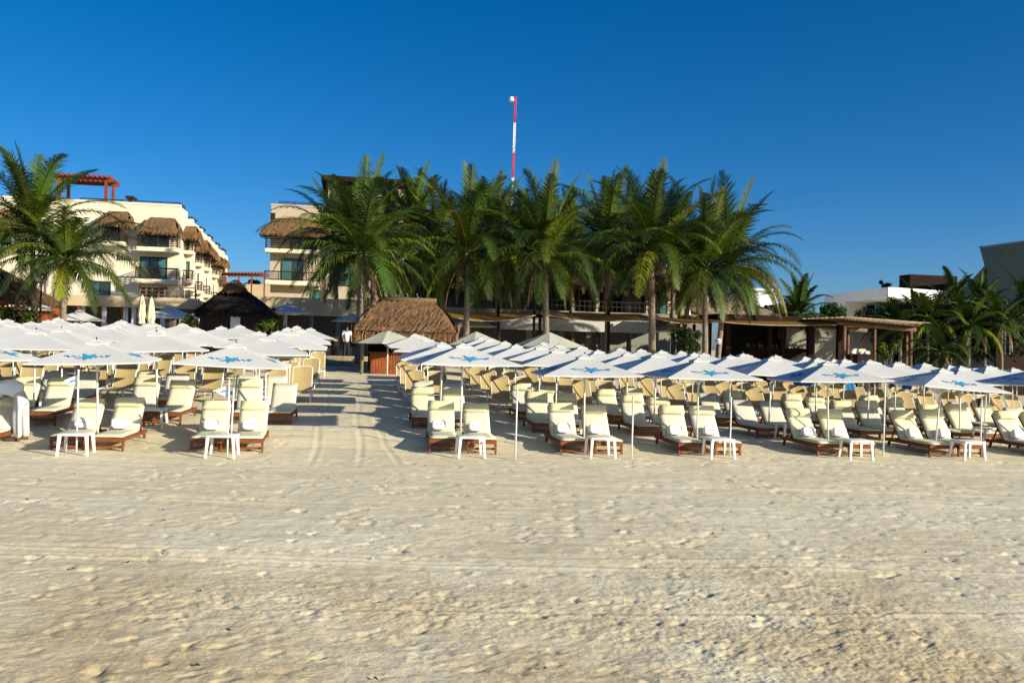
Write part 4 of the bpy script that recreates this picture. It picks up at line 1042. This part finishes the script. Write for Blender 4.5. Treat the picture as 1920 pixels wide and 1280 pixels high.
# produce heap on the table under pergola
P_ = onv(1611, 655, 50); g = gthing('towel_pile', 'heap of pale cushions on a ledge under the left end of the pergola', 'cushions', P_[0], 50, P_[1]-.3)
for k in range(7): m = MB(); x = P_[0]-.45+.15*k; m.rbox(x-.16, x+.16, 49.8+.1*(k % 3), 50.1+.1*(k % 3), P_[1]-.28+.1*(k % 2), P_[1]-.08+.12*(k % 2), .06); m.build('cushion', M_pillow if k % 2 else M_towel, g)
m = MB(); m.box(P_[0]-.8, P_[0]+.8, 49.6, 50.6, gzg(P_[0], 50)-.2, P_[1]-.29); m.build('ledge', M_brownw, g)

# white villa
v = 82; g = gthing('white_villa', 'modern white villa with a thin flat overhanging roof slab right of the young palm', 'building', onv(1640, 600, v)[0], v, ZB-.6)
a = onv(1548, 557, v+10); b_ = onv(1666, 538, v-4); c = onv(1788, 550, v+6)
m = MB(); th = .95
def slab(pts, z0, z1): 
    n = len(pts); vs = [(x, y, z0) for x, y in pts]+[(x, y, z1) for x, y in pts]
    return vs, [tuple(reversed(range(n))), tuple(range(n, 2*n))]+[(i, (i+1) % n, (i+1) % n+n, i+n) for i in range(n)]
zt = onv(1666, 538, v-6)[1]
A_ = (onv(1546, 556, 90)[0], 90); B_ = (onv(1666, 540, v-6)[0], v-6); C_ = (onv(1785, 548, v-4)[0], v-4); D_ = (C_[0]+10, 100)
m.add(*slab([A_, B_, C_, D_], zt-.95, zt)); m.build('roof_slab', M_white, g)
m = MB(); e = ext(1583, 556, 1624, 640, v+4); m.box(e[0], e[1], v+4, v+6, ZB-1, zt-.96); m.build('wall', M_white, g)
m = MB(); e = ext(1642, 552, 1678, 640, v+1); m.box(e[0], e[1], v+1, v+1.2, ZB-1, zt-.96); m.build('glazed_corner', M_curt, g)
m = MB(); e = ext(1678, 552, 1775, 640, v+3); m.box(e[0], e[1], v+4.5, v+10, ZB-1, zt-.955); m.build('rear_wall', M_slate, g)
m = MB(); e = ext(1706, 516, 1795, 540, v+9); m.box(e[0], e[1], v+9, v+11, zt, e[3]); m.build('rooftop_box', M_brownw, g)
# low white wall between palms
g = gthing('white_outbuilding', 'small plain white building glimpsed right of the hanging yellow fronds', 'building', onv(1440, 570, 80)[0], 80)
m = MB(); pbox(m, 1408, 545, 1458, 640, 80, 6, ZB-1); e=ext(1405,541,1461,545,79.7); m.box(e[0], e[1], 79.6, 86.2, e[2], e[3]); m.build('wall', M_white, g)
# slate building (slanting prow)
v = 76; g = gthing('slate_building', 'large dark slate clad building with slanted prow at the right edge', 'building', onv(1880, 600, v)[0], v, ZB-.6)
pts = [(1837, 465), (1846, 498), (1790, 560), (1785, 690), (2080, 690), (2080, 440), (1925, 453)]
ps = [onv(x, y, v) for x, y in pts]; n = len(ps)
m = MB(); vs = [(u, v, z) for u, z in ps]+[(u+6.6, v+8, z) for u, z in ps]
m.add(vs, [tuple(range(n))[::-1], tuple(range(n, 2*n))]+[(i, (i+1) % n, (i+1) % n+n, i+n) for i in range(n)]); m.build('slate_wall', M_slate, g)
m = MB(); c0 = ps[0]; c1 = ps[6]; c2 = ps[5]
for p, q in ((c0, c1), (c1, c2)): m.bar((p[0], v-.05, p[1]+.08), (q[0], v-.05, q[1]+.08), .3, .12)
m.build('roof_edge', M_brownw, g)
# teal fence panel at far right
g = gthing('fence_screen', 'dark screen with narrow teal and white gaps at the right edge behind the parasols', 'fence', onv(1895, 640, 53)[0], 53)
e = ext(1868, 600, 1960, 690, 53); m = MB(); m.box(e[0], e[1], 53, 53.15, ZB-1.2, ext(1890, 618, 1900, 660, 53)[3]); m.build('screen_panel', M_brownw, g)
m = MB()
for px in (1878, 1884, 1893): r = ext(px, 622, px+3, 664, 52.9); m.box(r[0], r[1], 52.93, 52.99, r[2], r[3])
m.build('teal_strip', M_curt, g)

# ------------------------------------------------------------------ antenna
v = 128; b0 = onv(959.5, 395, v); t0 = onv(966.5, 182, v)
g = gthing('radio_mast', 'slender red and white banded lattice mast rising above the palms', 'mast', b0[0], v, ZB)
def mp_(z): 
    t = (z-b0[1])/(t0[1]-b0[1]); return b0[0]+(t0[0]-b0[0])*t
bands = [(182, 230, M_antr), (230, 287, M_antw), (287, 333, M_antr), (333, 395, M_antw), (395, 600, M_antr)]
for y0, y1, mm_ in bands:
    z1 = onv(965, y0, v)[1]; z0 = onv(961, y1, v)[1]; m = MB(); hw = .13
    cs = [(-hw, -hw*.6), (hw, -hw*.6), (0, hw)]
    for cx, cy in cs: m.tube([(mp_(z0)+cx, v+cy, z0), (mp_(z1)+cx, v+cy, z1)], .045, 5)
    n = max(2, int((z1-z0)/.7))
    for k in range(n):
        za = z0+(z1-z0)*k/n; zb = z0+(z1-z0)*(k+1)/n
        for i in range(3):
            a, b_ = cs[i], cs[(i+1) % 3]; m.bar((mp_(za)+a[0], v+a[1], za), (mp_(zb)+b_[0], v+b_[1], zb), .038)
    m.build('lattice_section', mm_, g)
z1 = onv(960, 187, v)[1]; m = MB(); m.lathe([(.0, -.3), (.3, -.28), (.36, 0), (.3, .28), (0, .3)], 12, (mp_(z1)-.62, v-.2, z1)); m.build('dish', M_antw, g)
m = MB(); m.bar((mp_(z1)-.5, v-.1, z1), (mp_(z1), v, z1), .08); m.build('dish_bracket', M_antw, g)

# ------------------------------------------------------------------ globe lamps
def globe(label, px, py, v, r, mtl, ribs=False):
    a = onv(px, py, v); g = gthing('globe_lamp', label, 'lamp', a[0], v)
    zg = gzg(a[0], v); m = MB(); m.tube([(a[0], v+.05, zg-.2), (a[0], v+.05, a[1]-r*.8)], .05, 8); m.build('lamp_post', M_rail, g)
    m = MB(); m.lathe([(max(.001, r*math.sin(math.pi*k/12)), -r*math.cos(math.pi*k/12)) for k in range(13)], 20, (a[0], v, a[1])); s_ = m.build('globe', mtl, g)
    m = MB(); m.lathe([(r*.25, -r*1.0), (r*.55, -r*.92), (r*.6, -r*.75)], 14, (a[0], v, a[1])); m.build('collar', M_rail, g)
    if ribs:
        m = MB()
        for k in (-.35, .2): m.lathe([(r*math.cos(k)*1.01, r*math.sin(k)-.02), (r*math.cos(k)*1.04, r*math.sin(k)), (r*math.cos(k)*1.01, r*math.sin(k)+.02)], 20, (a[0], v, a[1]))
        m.build('dark_band', M_rail, s_)
globe('silver globe lamp on a post beside the leftmost palm trunk', 77, 521, 50.5, .29, M_silver)
globe('white globe lamp with dark bands on a short post by the twin palm trunks', 1347, 640, 46, .17, M_globe, True)

# ------------------------------------------------------------------ other parasols on the plaza
def big_parasol(label, px, py_top, wpx, v, cream, ns=8):
    a = onv(px, py_top, v); zg = gzg(a[0], v); zt = a[1]-zg; half = wpx/2/F*(v)
    p = make_parasol('market_parasol', M_canopy_cream if cream else M_canopy, False, half, zt, zt-half*.42, ns)
    place(p, a[0], v, .2); tag(p, label, 'parasol', 'larger market parasols on the plaza'); return p
big_parasol('large cream eight sided parasol at the bar corner, first behind the right block', 728, 617, 122, 40.5, True)
big_parasol('large pale eight sided parasol right of the thatched bar, before the straight palm trunk', 893, 621, 118, 41, True)
big_parasol('large pale eight sided parasol below the mast palm trunk', 1030, 622, 132, 41, True)
big_parasol('cream parasol in shade behind the straight grey palm trunk', 882, 595, 78, 55, True, 4)
big_parasol('cream parasol under the white fascia right of the thick palm trunk', 1258, 606, 76, 54, True, 4)
big_parasol('grey shaded parasol in front of the beige parapet wall left of the aisle', 538, 569, 78, 57, False, 4)
big_parasol('grey shaded parasol behind the first palm pair near the bar', 660, 588, 66, 58, False, 4)
big_parasol('pale flat parasol in front of the left pavilion beside the closed parasols', 320, 574, 96, 56, False, 4)
big_parasol('pale flat parasol under the second left palm', 150, 582, 80, 56, False, 4)
big_parasol('pale flat parasol between the left edge shelter and first palm trunk', 70, 566, 66, 56, False, 4)
big_parasol('large cream topped parasol standing above the others at the back of the left block', 283, 603, 110, 42.5, True, 8)
for i, px in enumerate((267, 284)):
    v = 50; a = onv(px, 553+i*4, v); zg = gzg(a[0], v); g = gthing('closed_parasol', ('taller left one of two furled cream parasols before the left pavilion', 'shorter right one of two furled cream parasols before the left pavilion')[i], 'parasol', a[0], v, zg, 'furled cream parasols')
    h = a[1]-zg; m = MB(); r_ = random.Random(i); prof = []
    N = 16; vs = []
    pr = [(.02, h), (.07, h-.12), (.11, h-.35), (.15, h-.7), (.19, h-1.1), (.14, h-1.25), (.17, h-1.5)]
    for rr_, z in pr:
        for k in range(N): a_ = 2*math.pi*k/N; q = rr_*(1+.22*(k % 2)); vs.append((a[0]+q*math.cos(a_), v+q*math.sin(a_), z+zg))
    m.add(vs, [(i_*N+k, (i_+1)*N+k, (i_+1)*N+(k+1) % N, i_*N+(k+1) % N) for i_ in range(len(pr)-1) for k in range(N)]); m.build('furled_canopy', M_pillow, g)
    m = MB(); m.tube([(a[0], v, zg-.2), (a[0], v, zg+h+.08)], .025, 6); m.build('pole', M_pwood, g)

# small white service cabinet at the left of the aisle end and dark plaza furniture
a = onv(597, 665, 42); g = gthing('towel_cabinet', 'white towel cabinet at the back end of the left block beside the aisle', 'cabinet', a[0], 42)
zg = gzg(a[0], 42); MB().rbox(a[0]-.35, a[0]+.3, 41.7, 42.3, zg, zg+.95, .03).build('cabinet_body', M_plast, g); MB().rbox(a[0]-.4, a[0]+.35, 41.64, 42.36, zg+.955, zg+1.0, .015).build('cabinet_lid', M_towel, g)
for i, px in enumerate((612, 628, 660)):
    v = 51+i*.6; a = onv(px, 650, v); zg = gzg(a[0], v); g = gthing('dining_chair', ('dark chair left of the standing waiter on the plaza', 'second dark chair left of the standing waiter on the plaza', 'dark chair right of the waiter near the thatched bar')[i], 'chair', a[0], v, zg+.5, 'dark plaza chairs')
    m = MB(); m.rbox(a[0]-.22, a[0]+.22, v-.22, v+.22, zg+.93, zg+.98, .015); m.build('seat', M_rail, g)
    m = MB(); m.rbox(a[0]-.22, a[0]+.22, v-.24, v-.2, zg+.98, zg+1.45, .015); m.build('backrest', M_rail, g)
    for sx in (-.2, .2):
        for sy in (-.2, .2): m = MB(); m.box(a[0]+sx-.02, a[0]+sx+.02, v+sy-.02, v+sy+.02, zg-.1, zg+.93); m.build('leg', M_rail, g)

# blue towels on rear loungers
for i, (px, py, w_) in enumerate(((1505, 712, 40), (1592, 722, 20), (1697, 719, 24))):
    v = 29.5+i*.4; a = onv(px, py, v); hw = w_/2/F*v
    m = MB(); n = 8; vs = []
    g = gthing('beach_towel', ('wide blue towel draped over loungers below the fourth front parasol', 'small blue towel right of the wide one in the rear rows', 'light blue towel below the right starfish parasol')[i], 'towel', a[0], v, a[1])
    for k in range(n+1):
        for j in range(5): vs.append((a[0]-hw+2*hw*k/n, v-.04*j+.02*math.sin(k*1.7), a[1]+.12-.08*j+.015*math.sin(k*2.1)))
    m.add(vs, [(k*5+j, k*5+j+1, (k+1)*5+j+1, (k+1)*5+j) for k in range(n) for j in range(4)], None, True); m.build('towel_cloth', M_blue, g)

# scraps of seaweed and shell on the open sand
rs9 = random.Random(9)
for i in range(34):
    y_ = 7+11*rs9.random()**1.2; x_ = rs9.uniform(-.58, .58)*y_; dark = rs9.random() < .85
    o_ = empty('seaweed_scrap' if dark else 'shell_fragment', (x_, y_, gz(x_, y_)+.012), rs9.uniform(0, 6))
    tag(o_, 'tiny dark scrap of dry seaweed lying on the open sand' if dark else 'tiny pale shell fragment lying on the open sand', 'beach debris', 'seaweed scraps on the sand' if dark else 'shell fragments on the sand')
    m = MB(); L_ = rs9.uniform(.008, .024)
    if dark: m.tube([(-L_, 0, 0), (-L_*.3, L_*.4, .012), (L_*.4, -L_*.2, .014), (L_, L_*.3, 0)], [.004, .008, .007, .003], 5)
    else: m.rbox(-L_*.6, L_*.6, -L_*.5, L_*.5, -.004, .012, .004)
    m.build('strand' if dark else 'shell', M_dcloth if dark else M_white, o_)

# ------------------------------------------------------------------ people
def skin_obj(name, nodes, edges, m, parent, root_i=0, lv=2):
    me = bpy.data.meshes.new(name); me.from_pydata([n[:3] for n in nodes], edges, []); me.materials.append(m)
    o = bpy.data.objects.new(name, me); COL.objects.link(o); o.parent = parent
    sk = o.modifiers.new('Skin', 'SKIN'); sk.use_smooth_shade = True
    d = me.skin_vertices[0].data
    for i, n in enumerate(nodes): d[i].radius = (n[3], n[4] if len(n) > 4 else n[3]); d[i].use_root = i == root_i
    sb = o.modifiers.new('Subsurf', 'SUBSURF'); sb.levels = lv; sb.render_levels = lv
    return o
def bender():
    P = px_ground(38, 826); root = empty('person', (P.x, P.y, P.z), GA)
    tag(root, 'person in pale shirt and off white trousers bending over a lounger at left edge', 'person')
    # x across (negative = left, out of frame), y away, z up
    body = [(0, 0, .96, .085, .10), (-.22, -.02, 1.06, .085, .10), (-.45, -.03, 1.05, .11, .13), (-.56, -.03, 1.02, .07), (-.66, -.05, .98, .085, .095), (-.76, -.07, .93, .07),
            (-.46, .17, 1.0, .055), (-.50, .22, .76, .042), (-.62, .17, .56, .032), (-.46, -.21, 1.0, .055), (-.52, -.26, .76, .042), (-.66, -.22, .57, .032),
            (.0, .09, .84, .065), (.03, .12, .50, .062), (.06, .13, .10, .042), (.0, .13, .04, .04), (-.12, .14, .03, .035),
            (.0, -.09, .84, .065), (-.04, -.12, .50, .062), (.0, -.14, .10, .042), (-.05, -.14, .04, .04), (-.16, -.15, .03, .035),
            ]
    ed = [(0, 1), (1, 2), (2, 3), (3, 4), (4, 5), (2, 6), (6, 7), (7, 8), (2, 9), (9, 10), (10, 11), (0, 12), (12, 13), (13, 14), (14, 15), (15, 16), (0, 17), (17, 18), (18, 19), (19, 20), (20, 21)]
    for hi, sy in ((8, 1), (11, -1)):           # fingers
        h = body[hi]; 
        for k in range(5):
            i = len(body); a = (k-2)*.022; l = (.045, .06, .065, .06, .045)[k]
            body += [(h[0]-.05, h[1]+a, h[2]-.05, .014), (h[0]-.07, h[1]+a*1.2, h[2]-.05-l*.6, .009), (h[0]-.06, h[1]+a*1.2, h[2]-.05-l*1.2, .007)]; ed += [(hi, i), (i, i+1), (i+1, i+2)]
    skin_obj('body', body, ed, M_skin, root)
    sh = [(.03, -.01, .99, .15, .18), (-.10, -.01, 1.04, .15, .185), (-.25, -.02, 1.10, .15, .19), (-.45, -.03, 1.08, .165, .20), (-.54, -.03, 1.04, .10), (-.46, .18, 1.02, .082), (-.49, .22, .84, .07), (-.46, -.22, 1.02, .082), (-.50, -.26, .84, .07)]
    skin_obj('shirt', sh, [(0, 1), (1, 2), (2, 3), (3, 4), (3, 5), (5, 6), (3, 7), (7, 8)], M_shirt, root)
    tr = [(.01, 0, .95, .15, .185), (-.12, 0, 1.0, .15, .175), (.01, .10, .80, .115), (.03, .12, .50, .092), (.05, .13, .05, .085), (.01, -.10, .80, .115), (-.04, -.12, .50, .092), (.0, -.14, .05, .085)]
    skin_obj('trousers', tr, [(0, 1), (0, 2), (2, 3), (3, 4), (0, 5), (5, 6), (6, 7)], M_trou, root)
    for y, x in ((.135, .02), (-.145, -.04)): MB().rbox(x-.20, x+.08, y-.05, y+.05, -.01, .085, .03).build('shoe', M_shoe, root)
    m = MB(); m.lathe([(max(.001, .10*math.sin(math.pi*k/8)), -.115*math.cos(math.pi*k/8)) for k in range(9)], 12, (-.70, -.06, 1.01)); m.build('hair', M_hair, root)
bender()
def waiter():
    v = 50.5; a = onv(650, 640, v); zg = gzg(a[0], v)+.35; x, y = G2W(a[0], v); root = empty('person', (x, y, zg), GA+.3)
    tag(root, 'person in pale blue shirt standing on the shaded plaza beyond the aisle', 'person')
    body = [(0, 0, .95, .085, .07), (0, 0, 1.2, .085, .07), (0, 0, 1.42, .10, .07), (0, .01, 1.52, .05), (0, .0, 1.60, .075, .09), (0, 0, 1.71, .07, .08),
            (.19, 0, 1.42, .05), (.25, .02, 1.15, .04), (.22, -.15, .95, .03), (-.19, 0, 1.42, .05), (-.25, .02, 1.15, .04), (-.22, -.15, .95, .03),
            (.09, 0, .85, .085), (.10, 0, .48, .06), (.11, .02, .08, .04), (.11, -.12, .03, .035), (-.09, 0, .85, .085), (-.10, 0, .48, .06), (-.11, .02, .08, .04), (-.11, -.12, .03, .035)]
    ed = [(0, 1), (1, 2), (2, 3), (3, 4), (4, 5), (2, 6), (6, 7), (7, 8), (2, 9), (9, 10), (10, 11), (0, 12), (12, 13), (13, 14), (14, 15), (0, 16), (16, 17), (17, 18), (18, 19)]
    for hi in (8, 11):
        h = body[hi]
        for k in range(5):
            i = len(body); a_ = (k-2)*.02; body += [(h[0]+a_, h[1]-.04, h[2]-.04, .012), (h[0]+a_*1.2, h[1]-.07, h[2]-.09, .008)]; ed += [(hi, i), (i, i+1)]
    skin_obj('body', body, ed, M_skin, root, lv=1)
    skin_obj('shirt', [(0, 0, .84, .16, .13), (0, 0, 1.2, .155, .125), (0, 0, 1.41, .165, .11), (.2, 0, 1.41, .075), (.25, .02, 1.2, .065), (-.2, 0, 1.41, .075), (-.25, .02, 1.2, .065)], [(0, 1), (1, 2), (2, 3), (3, 4), (2, 5), (5, 6)], M_shirt, root, lv=1)
    skin_obj('trousers', [(0, 0, .94, .14, .12), (.09, 0, .8, .10), (.10, 0, .48, .08), (.11, .01, .03, .07), (-.09, 0, .8, .10), (-.10, 0, .48, .08), (-.11, .01, .03, .07)], [(0, 1), (1, 2), (2, 3), (0, 4), (4, 5), (5, 6)], M_dcloth, root, lv=1)
    m = MB(); m.lathe([(.001, .10), (.06, .085), (.088, .03), (.092, -.02)], 12, (0, .015, 1.66)); m.build('hair', M_hair, root)
waiter()
# pieces that stand apart become parts of their own
def split_loose(o, newname, toplevel=None):
    me = o.data; n = len(me.vertices); par = list(range(n))
    def find(a):
        while par[a] != a: par[a] = par[par[a]]; a = par[a]
        return a
    for e in me.edges:
        a, b_ = find(e.vertices[0]), find(e.vertices[1])
        if a != b_: par[a] = b_
    groups = {}
    for p in me.polygons: groups.setdefault(find(p.vertices[0]), []).append(p)
    for k, ps in groups.items():
        ids = sorted({v for p in ps for v in p.vertices}); mp = {v: i for i, v in enumerate(ids)}
        nm = bpy.data.meshes.new(newname); co = [me.vertices[v].co.copy() for v in ids]
        if toplevel:
            c = sum(co, Vector())/len(co); c.z = min(x.z for x in co); co = [x-c for x in co]
        nm.from_pydata([x[:] for x in co], [], [tuple(mp[v] for v in p.vertices) for p in ps]); nm.materials.append(me.materials[0])
        q = bpy.data.objects.new(newname, nm); COL.objects.link(q)
        if toplevel:
            q.location = o.parent.matrix_basis @ c; q.rotation_euler = (0, 0, GA); tag(q, *toplevel)
        else: q.parent = o.parent
    bpy.data.objects.remove(o)
SPL = {'posts': 'post', 'ground_floor_pillars': 'pillar', 'pillar': 'pillar', 'beam_frame': 'beam', 'curtain': 'curtain', 'white_curtains': 'white_curtain', 'mullions': 'mullion', 'grey_wall_panels': 'wall_panel'}
for o in list(bpy.data.objects):
    b_ = o.name.split('.')[0]
    if o.type == 'MESH' and b_ in SPL: split_loose(o, SPL[b_])
    elif b_ == 'bar_bottles': split_loose(o, 'bottle', ('small bottle standing on the shaded bar counter under the wooden roof', 'bottle', 'bottles on the bar counter'))
for o in bpy.data.objects:
    if '_org' in o: del o['_org']
for o in bpy.data.objects:
    if 'label' in o and not (4 <= len(o['label'].split()) <= 16): print('LONG', len(o['label'].split()), o.name, o['label'])
